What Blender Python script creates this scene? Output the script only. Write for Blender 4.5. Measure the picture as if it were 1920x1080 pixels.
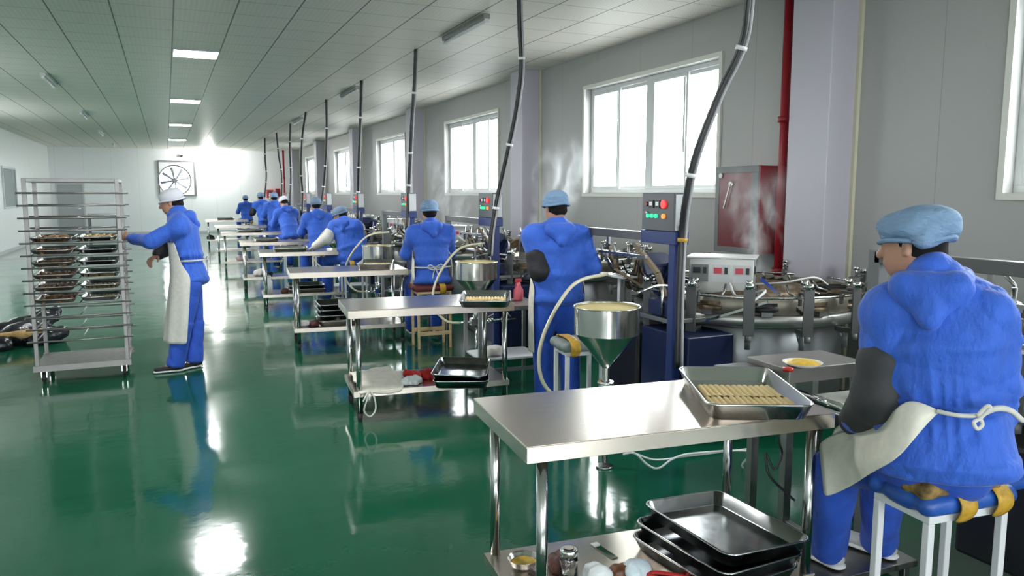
import bpy, bmesh, math, random
import numpy as np
from mathutils import Vector, Matrix, Euler
for _o in list(bpy.data.objects): bpy.data.objects.remove(_o, do_unlink=True)
SC = bpy.context.scene
COL = SC.collection
PI = math.pi
# ------------------------------------------------------------ camera
F, HC = 1440.0, 1.6
_p = math.atan2(540 - 362, F)
_y = math.atan2(960 - 311, math.hypot(F, 540 - 362))
FW = Vector((math.sin(_y) * math.cos(_p), math.cos(_y) * math.cos(_p), -math.sin(_p)))
RT = Vector((math.cos(_y), -math.sin(_y), 0))
UP = RT.cross(FW)
CAMP = Vector((0, 0, HC))
cd = bpy.data.cameras.new('camera'); cd.sensor_width = 36; cd.lens = 36 * F / 1920; cd.clip_start = .05; cd.clip_end = 200
cam = bpy.data.objects.new('camera', cd); COL.objects.link(cam); SC.camera = cam
M4 = Matrix((RT, UP, -FW)).transposed().to_4x4(); M4.translation = CAMP; cam.matrix_world = M4
def A(u, v, d):
    """measured photo point at a known distance along the view axis -> world point"""
    return CAMP + (RT * (u - 960) + UP * (540 - v) + FW * F) * (d / F)
# ------------------------------------------------------------ world, exposure, daylight
SC.view_settings.view_transform = 'Standard'
try: SC.view_settings.look = 'None'
except Exception: pass
SC.view_settings.gamma = 1.0
SC.view_settings.use_curve_mapping = False
SC.view_settings.exposure = 1.17
W = bpy.data.worlds.new('sky'); SC.world = W; W.use_nodes = True
bg = W.node_tree.nodes['Background']; bg.inputs[0].default_value = (0.93, 0.97, 1.0, 1); bg.inputs[1].default_value = 10.0
_nt = W.node_tree; _tc = _nt.nodes.new('ShaderNodeTexCoord'); _sp = _nt.nodes.new('ShaderNodeSeparateXYZ'); _mr = _nt.nodes.new('ShaderNodeMapRange')
_mr.inputs[1].default_value = -.12; _mr.inputs[2].default_value = .02; _mr.inputs[3].default_value = 2.2; _mr.inputs[4].default_value = 10.   # dim ground below a bright overcast sky
_nt.links.new(_tc.outputs['Generated'], _sp.inputs[0]); _nt.links.new(_sp.outputs[2], _mr.inputs[0]); _nt.links.new(_mr.outputs[0], bg.inputs[1])
try:
    SC.cycles.use_denoising = True
    SC.cycles.max_bounces = 10; SC.cycles.diffuse_bounces = 6; SC.cycles.glossy_bounces = 5
    SC.cycles.transparent_max_bounces = 16; SC.cycles.volume_bounces = 1
    SC.cycles.sample_clamp_indirect = 8.0
    SC.cycles.caustics_reflective = False; SC.cycles.caustics_refractive = False
except Exception: pass
XR, XL, YB, YN, ZC = 5.0, -4.0, 34.0, -7.0, 3.35
WINY = [(-10.2 + 5.5 * 0, 0)][:0] + [(-4.85, -2.25), (.75, 3.30), (6.2, 8.85), (11.72, 14.33), (17.1, 19.65), (22.6, 25.1), (28.2, 30.7)]
WZ0, WZ1 = 1.60, 2.92
WINL_ADDED = [(-5.5, -2.5), (11, 14), (17.2, 20.7)]  # left-wall windows, out of view, added to light the room from that side
def portal(name, loc, rot, sx, sy):
    l = bpy.data.lights.new(name, 'AREA'); l.shape = 'RECTANGLE'; l.size = sx; l.size_y = sy
    l.cycles.is_portal = True
    o = bpy.data.objects.new(name, l); COL.objects.link(o); o.location = loc; o.rotation_euler = rot
for (a, b) in WINY:
    portal('window_daylight', (XR + .2, (a + b) / 2, (WZ0 + WZ1) / 2), (0, PI / 2, 0), WZ1 - WZ0, b - a)
WINF_ADDED = [(-3.3, -1.0), (1.7, 4.4)]  # openings behind the camera, unseen, added and sized for the light they give
for (a, b) in WINF_ADDED:
    portal('window_daylight', ((a + b) / 2, YN - .2, 2.1), (PI / 2, 0, 0), b - a, 1.95)  # portals of the added front openings
for (a, b) in WINL_ADDED:
    portal('window_daylight', (XL - .2, (a + b) / 2, (WZ0 + WZ1) / 2), (0, -PI / 2, 0), WZ1 - WZ0, b - a)  # portals of the added left windows
# ------------------------------------------------------------ materials
MATS = {}
def mat(name, col, rough=.5, metal=0., bump=0., bscale=20., rvar=0., cvar=0., stretch=None, emis=0., coat=0., spec=None, trans=0., alpha=1., sheen=0., bdist=.01):
    if name in MATS: return MATS[name]
    m = bpy.data.materials.new(name); m.use_nodes = True; nt = m.node_tree; b = nt.nodes['Principled BSDF']
    c = (*col, 1) if len(col) == 3 else col
    b.inputs['Base Color'].default_value = c; b.inputs['Roughness'].default_value = rough; b.inputs['Metallic'].default_value = metal
    if spec is not None: b.inputs['Specular IOR Level'].default_value = spec
    if coat: b.inputs['Coat Weight'].default_value = coat; b.inputs['Coat Roughness'].default_value = .08
    if trans: b.inputs['Transmission Weight'].default_value = trans
    if sheen: b.inputs['Sheen Weight'].default_value = sheen
    if alpha < 1: b.inputs['Alpha'].default_value = alpha
    if emis: b.inputs['Emission Color'].default_value = c; b.inputs['Emission Strength'].default_value = emis
    if bump or rvar or cvar:
        tc = nt.nodes.new('ShaderNodeTexCoord'); mp = nt.nodes.new('ShaderNodeMapping'); nz = nt.nodes.new('ShaderNodeTexNoise')
        nt.links.new(tc.outputs['Object'], mp.inputs[0]); nt.links.new(mp.outputs[0], nz.inputs['Vector'])
        mp.inputs['Scale'].default_value = stretch or (1, 1, 1)
        nz.inputs['Scale'].default_value = bscale; nz.inputs['Detail'].default_value = 5; nz.inputs['Roughness'].default_value = .55
        if bump:
            bp = nt.nodes.new('ShaderNodeBump'); bp.inputs['Strength'].default_value = bump; bp.inputs['Distance'].default_value = bdist
            nt.links.new(nz.outputs[0], bp.inputs['Height']); nt.links.new(bp.outputs[0], b.inputs['Normal'])
        if rvar:
            mr = nt.nodes.new('ShaderNodeMapRange'); mr.inputs[1].default_value = .3; mr.inputs[2].default_value = .7
            mr.inputs[3].default_value = max(0, rough - rvar); mr.inputs[4].default_value = rough + rvar
            nt.links.new(nz.outputs[0], mr.inputs[0]); nt.links.new(mr.outputs[0], b.inputs['Roughness'])
        if cvar:
            mx = nt.nodes.new('ShaderNodeMix'); mx.data_type = 'RGBA'
            mx.inputs[6].default_value = tuple(x * (1 - cvar) for x in c[:3]) + (1,); mx.inputs[7].default_value = tuple(min(1, x * (1 + cvar)) for x in c[:3]) + (1,)
            mr = nt.nodes.new('ShaderNodeMapRange'); mr.inputs[1].default_value = .35; mr.inputs[2].default_value = .65
            nt.links.new(nz.outputs[0], mr.inputs[0]); nt.links.new(mr.outputs[0], mx.inputs[0]); nt.links.new(mx.outputs[2], b.inputs['Base Color'])
    MATS[name] = m; return m
STEEL = mat('brushed_steel', (.60, .585, .56), .26, 1., bump=.03, bscale=9, rvar=.06, stretch=(1, 6, 1))
STEELT = mat('table_steel', (.64, .575, .51), .24, 1., bump=.10, bscale=4, bdist=.004, stretch=(.6, 5, 1))
PIPE = mat('polished_pipe', (.52, .52, .51), .16, 1.)
DSTEEL = mat('dull_steel', (.30, .30, .295), .38, 1., bump=.1, bscale=30, rvar=.1)
TRAYM = mat('tray_steel', (.40, .41, .42), .20, 1., bump=.06, bscale=14, rvar=.06, bdist=.004)
TRAYB = mat('bright_tray_steel', (.72, .72, .71), .18, 1., bump=.05, bscale=14, rvar=.05, bdist=.004)
CHROME = mat('chrome', (.75, .75, .74), .08, 1.)
IRON = mat('dark_iron', (.035, .035, .04), .45, .6, bump=.2, bscale=40)
BLACK = mat('black_plastic', (.012, .012, .014), .4)
NAVY = mat('navy_paint', (.006, .013, .06), .38, 0., cvar=.15, bscale=6)
NAVYL = mat('blue_paint', (.014, .032, .15), .4)
GREYP = mat('grey_paint', (.16, .165, .17), .45)
LGREY = mat('light_grey_paint', (.55, .56, .58), .4)
BLUE = mat('blue_workwear', (.027, .112, .56), .75, bump=.7, bscale=9, cvar=.08, sheen=.15, bdist=.035, stretch=(1.3, 1.3, .7))
BLUED = mat('blue_trousers', (.016, .080, .48), .75, bump=.45, bscale=16, cvar=.12, sheen=.1, bdist=.012)
CAPM = mat('pale_blue_cap_cloth', (.19, .30, .46), .8, bump=.8, bscale=11, cvar=.06, bdist=.035, stretch=(1, 1, 2.2))
CAPG = mat('greyed_cap_cloth', (.16, .23, .33), .85, bump=.4, bscale=18)
CAPW = mat('white_cap_cloth', (.62, .62, .68), .85, bump=.4, bscale=18)
SKIN = mat('skin', (.44, .23, .15), .5, bump=.05, bscale=80)
HAIR = mat('black_hair', (.008, .006, .006), .85, spec=.2)
WHITEC = mat('off_white_cloth', (.60, .585, .55), .85, bump=.3, bscale=30, cvar=.05)
APRON = mat('cream_apron_cloth', (.74, .70, .61), .8, bump=.25, bscale=14, cvar=.08, bdist=.01)
DGREYC = mat('dark_grey_sleeve_cloth', (.028, .029, .032), .7, bump=.4, bscale=18)
BLACKC = mat('black_sleeve_cloth', (.006, .006, .010), .65, bump=.4, bscale=18)
WPAINT = mat('white_painted_tube', (.66, .66, .68), .4)
WOOD = mat('pale_wood', (.50, .36, .19), .6, bump=.1, bscale=12, cvar=.15, stretch=(1, 1, 8))
SEATB = mat('blue_seat_vinyl', (.02, .085, .36), .42, bump=.5, bscale=12, cvar=.2, bdist=.01)
YTAPE = mat('yellow_tape', (.52, .30, .03), .5, bump=.3, bscale=30, cvar=.2)
ROLL = mat('egg_roll_crust', (.95, .64, .27), .6, bump=.6, bscale=120, cvar=.22)
ROLLB = mat('brown_egg_roll_crust', (.36, .17, .055), .6, bump=.6, bscale=90, cvar=.35)
BATTER = mat('batter', (.56, .46, .20), .75, bump=.1, bscale=20)
YOLK = mat('yellow_filling', (.78, .50, .06), .35, bump=.3, bscale=40, cvar=.15)
REDC = mat('red_cloth', (.50, .02, .02), .8, bump=.5, bscale=40)
REDP = mat('red_paint', (.30, .008, .018), .35)
DRED = mat('dark_red_door', (.16, .006, .012), .3)
BROWNC = mat('brown_leather_cloth', (.10, .035, .028), .6, bump=.6, bscale=25, cvar=.3)
HOSEM = mat('clear_yellowed_hose', (.56, .53, .38), .3)
WHITEP = mat('white_plastic', (.75, .75, .75), .4)
GLASSY = mat('clear_glass', (.9, .92, .92), .05, trans=1.)
RUBBER = mat('rubber', (.02, .02, .02), .7)
BLKBAG = mat('black_bag_film', (.012, .012, .018), .25, bump=.8, bscale=7, bdist=.03)
TAN = mat('tan_cloth', (.55, .34, .14), .8, bump=.5, bscale=20, cvar=.2)
MOLDB = mat('scorched_mold', (.16, .115, .07), .5, .5, bump=.4, bscale=30, cvar=.4)
CAMO = mat('patterned_cushion_cloth', (.16, .10, .03), .85, bump=.5, bscale=20, cvar=.95)
LGRN = mat('green_indicator', (.02, .62, .25), .3, emis=.6)
LRED = mat('red_indicator', (.8, .02, .02), .3, emis=.7)
LORG = mat('orange_indicator', (.8, .2, .03), .3, emis=.7)
LWHT = mat('white_lamp_face', (1, 1, 1), .3, emis=50.)
def trim_mat(): return mat('window_aluminium', (.62, .63, .63), .35)
# glass pane: thin sheet, partly mirror
def glass_mat():
    m = bpy.data.materials.new('window_glass'); m.use_nodes = True; nt = m.node_tree; nt.nodes.clear()
    o = nt.nodes.new('ShaderNodeOutputMaterial'); mx = nt.nodes.new('ShaderNodeMixShader'); t = nt.nodes.new('ShaderNodeBsdfTransparent'); g = nt.nodes.new('ShaderNodeBsdfGlossy'); pass
    g.inputs['Roughness'].default_value = .02; t.inputs[0].default_value = (.96, .98, .97, 1); mx.inputs[0].default_value = .05
    nt.links.new(t.outputs[0], mx.inputs[1]); nt.links.new(g.outputs[0], mx.inputs[2]); nt.links.new(mx.outputs[0], o.inputs[0])
    return m
PANE = glass_mat()
def N(nt, t, **k):
    n = nt.nodes.new(t)
    for a, b in k.items(): setattr(n, a, b)
    return n
def mth(nt, op, a, b=None, c=None):
    n = nt.nodes.new('ShaderNodeMath'); n.operation = op
    for i, x in enumerate((a, b, c)):
        if x is None: continue
        if isinstance(x, (int, float)): n.inputs[i].default_value = x
        else: nt.links.new(x, n.inputs[i])
    return n.outputs[0]
def floor_mat():
    m = bpy.data.materials.new('green_epoxy'); m.use_nodes = True; nt = m.node_tree; b = nt.nodes['Principled BSDF']
    tc = N(nt, 'ShaderNodeTexCoord'); n1 = N(nt, 'ShaderNodeTexNoise'); n1.inputs['Scale'].default_value = 1.3; n1.inputs['Detail'].default_value = 4
    n2 = N(nt, 'ShaderNodeTexNoise'); n2.inputs['Scale'].default_value = 5.; n2.inputs['Detail'].default_value = 3
    for n in (n1, n2): nt.links.new(tc.outputs['Object'], n.inputs['Vector'])
    mx = N(nt, 'ShaderNodeMix', data_type='RGBA'); mx.inputs[6].default_value = (.004, .070, .034, 1); mx.inputs[7].default_value = (.010, .105, .058, 1)
    nt.links.new(n1.outputs[0], mx.inputs[0]); nt.links.new(mx.outputs[2], b.inputs['Base Color'])
    b.inputs['Roughness'].default_value = .12; b.inputs['IOR'].default_value = 1.55
    mr = N(nt, 'ShaderNodeMapRange'); mr.inputs[1].default_value = .35; mr.inputs[2].default_value = .7; mr.inputs[3].default_value = .07; mr.inputs[4].default_value = .16
    nt.links.new(n1.outputs[0], mr.inputs[0]); nt.links.new(mr.outputs[0], b.inputs['Roughness'])
    bp = N(nt, 'ShaderNodeBump'); bp.inputs['Strength'].default_value = .25; bp.inputs['Distance'].default_value = .006
    nt.links.new(n2.outputs[0], bp.inputs['Height']); nt.links.new(bp.outputs[0], b.inputs['Normal'])
    return m
def ceil_mat():
    m = bpy.data.materials.new('ceiling_tiles'); m.use_nodes = True; nt = m.node_tree; b = nt.nodes['Principled BSDF']
    tc = N(nt, 'ShaderNodeTexCoord'); sp = N(nt, 'ShaderNodeSeparateXYZ'); nt.links.new(tc.outputs['Object'], sp.inputs[0])
    def seam(out, ph, per, w):
        f = mth(nt, 'FRACT', mth(nt, 'DIVIDE', mth(nt, 'SUBTRACT', out, ph), per)); d = mth(nt, 'MINIMUM', f, mth(nt, 'SUBTRACT', 1., f))
        return mth(nt, 'LESS_THAN', d, w / per)
    def dots(out, per):
        f = mth(nt, 'FRACT', mth(nt, 'DIVIDE', out, per)); return mth(nt, 'GREATER_THAN', f, .55)
    sx = seam(sp.outputs[0], .155, .5475, .007); sy = seam(sp.outputs[1], 10.45, .5475, .0035)
    s = mth(nt, 'MAXIMUM', sx, sy)
    dt = mth(nt, 'MULTIPLY', dots(sp.outputs[0], .045), dots(sp.outputs[1], .045))
    mx = N(nt, 'ShaderNodeMix', data_type='RGBA'); mx.inputs[6].default_value = (.84, .79, .71, 1); mx.inputs[7].default_value = (.75, .70, .62, 1); nt.links.new(dt, mx.inputs[0])
    mx2 = N(nt, 'ShaderNodeMix', data_type='RGBA'); mx2.inputs[7].default_value = (.14, .14, .13, 1); nt.links.new(mx.outputs[2], mx2.inputs[6]); nt.links.new(s, mx2.inputs[0])
    nt.links.new(mx2.outputs[2], b.inputs['Base Color']); b.inputs['Roughness'].default_value = .45; b.inputs['Specular IOR Level'].default_value = .35
    bp = N(nt, 'ShaderNodeBump'); bp.inputs['Strength'].default_value = .2; bp.inputs['Distance'].default_value = .003; nt.links.new(dt, bp.inputs['Height']); nt.links.new(bp.outputs[0], b.inputs['Normal'])
    return m
def wall_mat(name, col, axis, per=1.0, rough=.45):
    m = bpy.data.materials.new(name); m.use_nodes = True; nt = m.node_tree; b = nt.nodes['Principled BSDF']
    tc = N(nt, 'ShaderNodeTexCoord'); sp = N(nt, 'ShaderNodeSeparateXYZ'); nt.links.new(tc.outputs['Object'], sp.inputs[0])
    f = mth(nt, 'FRACT', mth(nt, 'DIVIDE', sp.outputs[axis], per)); s = mth(nt, 'LESS_THAN', f, .006 / per)
    mx = N(nt, 'ShaderNodeMix', data_type='RGBA'); mx.inputs[6].default_value = (*col, 1); mx.inputs[7].default_value = (*(c * .72 for c in col), 1)
    nt.links.new(s, mx.inputs[0]); nt.links.new(mx.outputs[2], b.inputs['Base Color']); b.inputs['Roughness'].default_value = rough
    return m
FLOORM, CEILM = floor_mat(), ceil_mat()
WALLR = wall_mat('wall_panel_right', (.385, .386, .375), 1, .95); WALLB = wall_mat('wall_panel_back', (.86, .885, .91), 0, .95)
COLM = mat('column_panel', (.50, .475, .54), .42)

# ------------------------------------------------------------ mesh helpers
class MB:
    def __init__(s): s.v = []; s.f = []; s.sm = []
    def add(s, vs, fs, smooth=False):
        n = len(s.v); s.v += [tuple(v) for v in vs]; s.f += [tuple(i + n for i in f) for f in fs]; s.sm += [smooth] * len(fs); return s
    def box(s, c, d, rz=0, M=None):
        x, y, z = (k / 2 for k in d); vs = []
        R = Matrix.Rotation(rz, 3, 'Z') if M is None else M
        for sx in (-1, 1):
            for sy in (-1, 1):
                for sz in (-1, 1): vs.append(Vector(c) + R @ Vector((sx * x, sy * y, sz * z)))
        return s.add(vs, [(0, 1, 3, 2), (4, 6, 7, 5), (0, 4, 5, 1), (2, 3, 7, 6), (0, 2, 6, 4), (1, 5, 7, 3)])
    def bb(s, x0, x1, y0, y1, z0, z1): return s.box(((x0 + x1) / 2, (y0 + y1) / 2, (z0 + z1) / 2), (x1 - x0, y1 - y0, z1 - z0))
    def bar(s, a, b, w, h=None, up=(0, 0, 1)):
        a, b = Vector(a), Vector(b); d = b - a; L = d.length; d.normalize(); u = Vector(up)
        if abs(d.dot(u)) > .98: u = Vector((0, 1, 0))
        r = d.cross(u).normalized(); u = r.cross(d)
        return s.box((a + b) / 2, (w, L, h or w), M=Matrix((r, d, u)).transposed())
    def tube(s, pts, r, n=10, caps=True, closed=False):
        P = [Vector(p) for p in pts]; m = len(P); rs = r if isinstance(r, (list, tuple)) else [r] * m
        T = []
        for i in range(m):
            a = P[i - 1] if (i or closed) else P[i]; b = P[(i + 1) % m] if (i < m - 1 or closed) else P[i]; T.append((b - a).normalized())
        u = Vector((0, 0, 1)) if abs(T[0].z) < .9 else Vector((1, 0, 0)); u = (u - T[0] * u.dot(T[0])).normalized(); vs = []
        for i in range(m):
            u = (u - T[i] * u.dot(T[i])); u = u.normalized() if u.length > 1e-6 else T[i].orthogonal().normalized(); w = T[i].cross(u)
            for k in range(n):
                t = 2 * PI * k / n; vs.append(P[i] + (u * math.cos(t) + w * math.sin(t)) * rs[i])
        fs = []
        for i in range(m if closed else m - 1):
            j = (i + 1) % m
            for k in range(n): fs.append((i * n + k, i * n + (k + 1) % n, j * n + (k + 1) % n, j * n + k))
        s.add(vs, fs, True)
        if caps and not closed: s.add([], []); b0 = len(s.v) - len(vs); s.f += [tuple(b0 + k for k in range(n))[::-1], tuple(b0 + (m - 1) * n + k for k in range(n))]; s.sm += [False, False]
        return s
    def cyl(s, a, b, r, r2=None, n=20): return s.tube([a, b], [r, r if r2 is None else r2], n)
    def lathe(s, prof, c=(0, 0, 0), n=32, smooth=True):
        vs = []; m = len(prof)
        for (r, z) in prof:
            for k in range(n): t = 2 * PI * k / n; vs.append((c[0] + r * math.cos(t), c[1] + r * math.sin(t), c[2] + z))
        fs = [(i * n + k, i * n + (k + 1) % n, (i + 1) * n + (k + 1) % n, (i + 1) * n + k) for i in range(m - 1) for k in range(n)]
        return s.add(vs, fs, smooth)
    def grid(s, rows, smooth=True):
        n = len(rows[0]); vs = [p for r in rows for p in r]
        return s.add(vs, [(i * n + k, i * n + k + 1, (i + 1) * n + k + 1, (i + 1) * n + k) for i in range(len(rows) - 1) for k in range(n - 1)], smooth)
    def build(s, name, m, parent=None, loc=None, bevel=0, solid=0, sub=0, auto=False):
        me = bpy.data.meshes.new(name); me.from_pydata([tuple(v) for v in s.v], [], s.f); me.validate(verbose=False)
        if len(me.polygons) == len(s.sm): me.polygons.foreach_set('use_smooth', s.sm)
        bm = bmesh.new(); bm.from_mesh(me); bmesh.ops.recalc_face_normals(bm, faces=bm.faces); bm.to_mesh(me); bm.free()
        me.materials.append(m); o = bpy.data.objects.new(name, me); COL.objects.link(o)
        if parent is not None: o.parent = parent
        if loc is not None: o.location = loc
        if sub: q = o.modifiers.new('s', 'SUBSURF'); q.levels = q.render_levels = sub
        if solid: q = o.modifiers.new('t', 'SOLIDIFY'); q.thickness = solid; q.offset = 0
        if bevel: q = o.modifiers.new('b', 'BEVEL'); q.width = bevel; q.segments = 2; q.limit_method = 'ANGLE'
        return o
def tag(o, label=None, cat=None, group=None, kind=None):
    for k, v in (('label', label), ('category', cat), ('group', group), ('kind', kind)):
        if v: o[k] = v
    return o
def empty(name, loc, rz=0, label=None, cat=None, group=None):
    o = bpy.data.objects.new(name, None); COL.objects.link(o); o.location = loc; o.rotation_euler = (0, 0, rz); o.empty_display_size = .1
    return tag(o, label, cat, group)
KIDS = {}
def copy_tree(o, parent=None):
    c = o.copy(); COL.objects.link(c)
    if parent is not None: c.parent = parent
    for ch in [x for x in bpy.data.objects if x.parent == o]: copy_tree(ch, c)
    return c
def clone(o, loc, rz=0, label=None, group=None):
    c = copy_tree(o); c.location = loc; c.rotation_euler = (0, 0, rz)
    if label: c['label'] = label
    if group: c['group'] = group
    return c
def spline(pts, n=8):
    P = [Vector(p) for p in pts]; P = [P[0] * 2 - P[1]] + P + [P[-1] * 2 - P[-2]]; out = []
    for i in range(1, len(P) - 2):
        for k in range(n):
            t = k / n; a, b, c, d = P[i - 1:i + 3]
            out.append(.5 * ((2 * b) + (c - a) * t + (2 * a - 5 * b + 4 * c - d) * t * t + (3 * b - a - 3 * c + d) * t ** 3))
    out.append(P[-2]); return out
def rrect(w, h, r, z, n=5, cx=0, cy=0):
    out = []
    for (sx, sy, a0) in ((1, 1, 0), (-1, 1, 90), (-1, -1, 180), (1, -1, 270)):
        for k in range(n + 1):
            t = math.radians(a0 + 90 * k / n); out.append((cx + sx * (w / 2 - r) + r * math.cos(t), cy + sy * (h / 2 - r) + r * math.sin(t), z))
    return out
def loops(mb, L, close_last=True, close_first=False):
    n = len(L[0]); vs = [p for l in L for p in l]
    fs = [(i * n + k, i * n + (k + 1) % n, (i + 1) * n + (k + 1) % n, (i + 1) * n + k) for i in range(len(L) - 1) for k in range(n)]
    mb.add(vs, fs, True)
    b = len(mb.v) - len(vs)
    if close_last: mb.f.append(tuple(b + (len(L) - 1) * n + k for k in range(n))); mb.sm.append(False)
    if close_first: mb.f.append(tuple(b + k for k in range(n))[::-1]); mb.sm.append(False)

# ------------------------------------------------------------ implicit surfaces for bodies and cloth
def V3(a): return np.array(a, dtype=np.float32)
def _n(a): a = V3(a); return a / (np.linalg.norm(a) + 1e-9)
class Pr:
    """one rounded piece: tapered limb, or tapered elliptical trunk, with a bounding box"""
    def __init__(s, a, b, ra, rb, k=.02, side=None, da=None, db=None, cap=None):
        s.a, s.b, s.ra, s.rb, s.k = V3(a), V3(b), ra, rb, k; s.side = None if side is None else _n(side); s.da, s.db, s.cap = da, db, cap
        R = max(ra, rb, da or 0, db or 0, cap or 0) + k + .02
        s.lo = np.minimum(s.a, s.b) - R; s.hi = np.maximum(s.a, s.b) + R
    def __call__(s, P):
        ab = s.b - s.a; L2 = float(ab @ ab) + 1e-9; q = P - s.a; t = np.clip((q @ ab) / L2, 0, 1); q = q - t[:, None] * ab
        if s.side is None: return np.sqrt((q * q).sum(1)) - (s.ra + (s.rb - s.ra) * t)
        ax = ab / math.sqrt(L2); sd = s.side - ax * float(s.side @ ax); sd = sd / (np.linalg.norm(sd) + 1e-9); fr = np.cross(ax, sd)
        w = s.ra + (s.rb - s.ra) * t; d = s.da + (s.db - s.da) * t; c = s.cap or .03
        nn = np.sqrt((q @ sd / w) ** 2 + (q @ fr / d) ** 2 + (q @ ax / c) ** 2)
        return (nn - 1) * np.minimum(w, d)
def ell(c, r, up=(0, 0, 1), side=(1, 0, 0), k=.02):
    """ellipsoid: r = (half side, half front, half up)"""
    u = _n(up) * .002
    return Pr(V3(c) - u, V3(c) + u, r[0], r[0], k, side, r[1], r[1], r[2])
def sdf_eval(prs, P, wr=None):
    D = np.full(len(P), .5, np.float32)
    for p in prs:
        m = np.all((P > p.lo) & (P < p.hi), axis=1)
        if not m.any(): continue
        d = p(P[m]); o = D[m]; k = p.k
        if k < 0: D[m] = np.maximum(o, -d); continue
        h = np.clip(.5 + .5 * (o - d) / k, 0, 1); D[m] = o * (1 - h) + d * h - k * h * (1 - h)
    if wr is not None: m = np.abs(D) < .08; D[m] += wr(P[m])
    return D
def wrinkle(seed=0, amp=.006, freq=14., stretch=(1, 1, .6)):
    rng = np.random.RandomState(seed); K = rng.randn(5, 3) * freq * np.array(stretch); ph = rng.rand(5) * 6.28; M = rng.randn(5, 3) * freq * .5
    def f(P):
        o = np.zeros(len(P), np.float32)
        for i in range(5):
            x = P @ K[i] + ph[i] + 1.8 * np.sin(P @ M[i] + ph[i] * 2); o += (np.abs(np.sin(x * .5)) ** .45 - .75) * amp * (.45 if i > 2 else 1.)
        return -o * .7
    return f
def mesh_sdf(prs, h, wr=None):
    lo = np.min([p.lo for p in prs], 0); hi = np.max([p.hi for p in prs], 0); B = 4
    n = (np.ceil((hi - lo) / (h * B)).astype(int) + 1); cs = h * B
    g = np.stack(np.meshgrid(*[lo[i] + (np.arange(n[i]) + .375) * cs for i in range(3)], indexing='ij'), -1).reshape(-1, 3).astype(np.float32)
    Dc = sdf_eval(prs, g, wr); act = (np.abs(Dc) < cs * 1.7 + .012)
    D = np.repeat(np.repeat(np.repeat(Dc.reshape(n), B, 0), B, 1), B, 2).astype(np.float32)
    ai = np.argwhere(act.reshape(n)); off = np.stack(np.meshgrid(*[np.arange(B)] * 3, indexing='ij'), -1).reshape(-1, 3)
    idx = (ai[:, None, :] * B + off[None]).reshape(-1, 3); P = (lo + idx * h).astype(np.float32)
    D[idx[:, 0], idx[:, 1], idx[:, 2]] = sdf_eval(prs, P, wr)
    S = D < 0; c = np.zeros(tuple(np.array(S.shape) - 1), np.int8)
    C8 = [(i, j, k) for i in (0, 1) for j in (0, 1) for k in (0, 1)]
    sl = lambda A_, o: A_[o[0]:A_.shape[0] - 1 + o[0], o[1]:A_.shape[1] - 1 + o[1], o[2]:A_.shape[2] - 1 + o[2]]
    for o in C8: c += sl(S, o)
    cell = np.argwhere((c > 0) & (c < 8)); ID = -np.ones(c.shape, np.int64); ID[tuple(cell.T)] = np.arange(len(cell))
    acc = np.zeros((len(cell), 3)); cnt = np.zeros(len(cell))
    for o in C8:
        for ax in range(3):
            if o[ax]: continue
            o2 = list(o); o2[ax] = 1; i0 = cell + np.array(o); i1 = cell + np.array(o2); d0 = D[tuple(i0.T)]; d1 = D[tuple(i1.T)]
            m = (d0 < 0) != (d1 < 0); t = d0[m] / (d0[m] - d1[m]); pt = i0[m].astype(float); pt[:, ax] += t; acc[m] += pt; cnt[m] += 1
    V = lo + acc / cnt[:, None] * h; Fs = []
    for ax in range(3):
        a1, a2 = (ax + 1) % 3, (ax + 2) % 3
        S0 = S[tuple(slice(0, -1) if i == ax else slice(None) for i in range(3))]; S1 = S[tuple(slice(1, None) if i == ax else slice(None) for i in range(3))]
        e = np.argwhere(S0 != S1); e = e[(e[:, a1] > 0) & (e[:, a2] > 0) & (e[:, a1] < S.shape[a1] - 1) & (e[:, a2] < S.shape[a2] - 1)]
        u1 = np.zeros(3, int); u1[a1] = 1; u2 = np.zeros(3, int); u2[a2] = 1
        q = np.stack([ID[tuple((e - u1 - u2).T)], ID[tuple((e - u2).T)], ID[tuple(e.T)], ID[tuple((e - u1).T)]], 1)
        fl = S0[tuple(e.T)]; q[~fl] = q[~fl][:, ::-1]; Fs.append(q)
    Q = np.concatenate(Fs); Q = Q[(Q >= 0).all(1)]
    return V, Q
def sdf_obj(name, prs, h, m, parent=None, wr=None, smooth_it=1):
    V, Q = mesh_sdf(prs, h, wr)
    me = bpy.data.meshes.new(name); me.vertices.add(len(V)); me.vertices.foreach_set('co', V.astype(np.float32).ravel())
    me.loops.add(len(Q) * 4); me.loops.foreach_set('vertex_index', Q.astype(np.int32).ravel()); me.polygons.add(len(Q))
    me.polygons.foreach_set('loop_start', np.arange(0, len(Q) * 4, 4, dtype=np.int32)); me.polygons.foreach_set('use_smooth', np.ones(len(Q), bool))
    me.update(calc_edges=True); me.validate(); me.materials.append(m)
    o = bpy.data.objects.new(name, me); COL.objects.link(o)
    if parent is not None: o.parent = parent
    if smooth_it: q = o.modifiers.new('s', 'SMOOTH'); q.iterations = smooth_it; q.factor = .5
    return o
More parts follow.
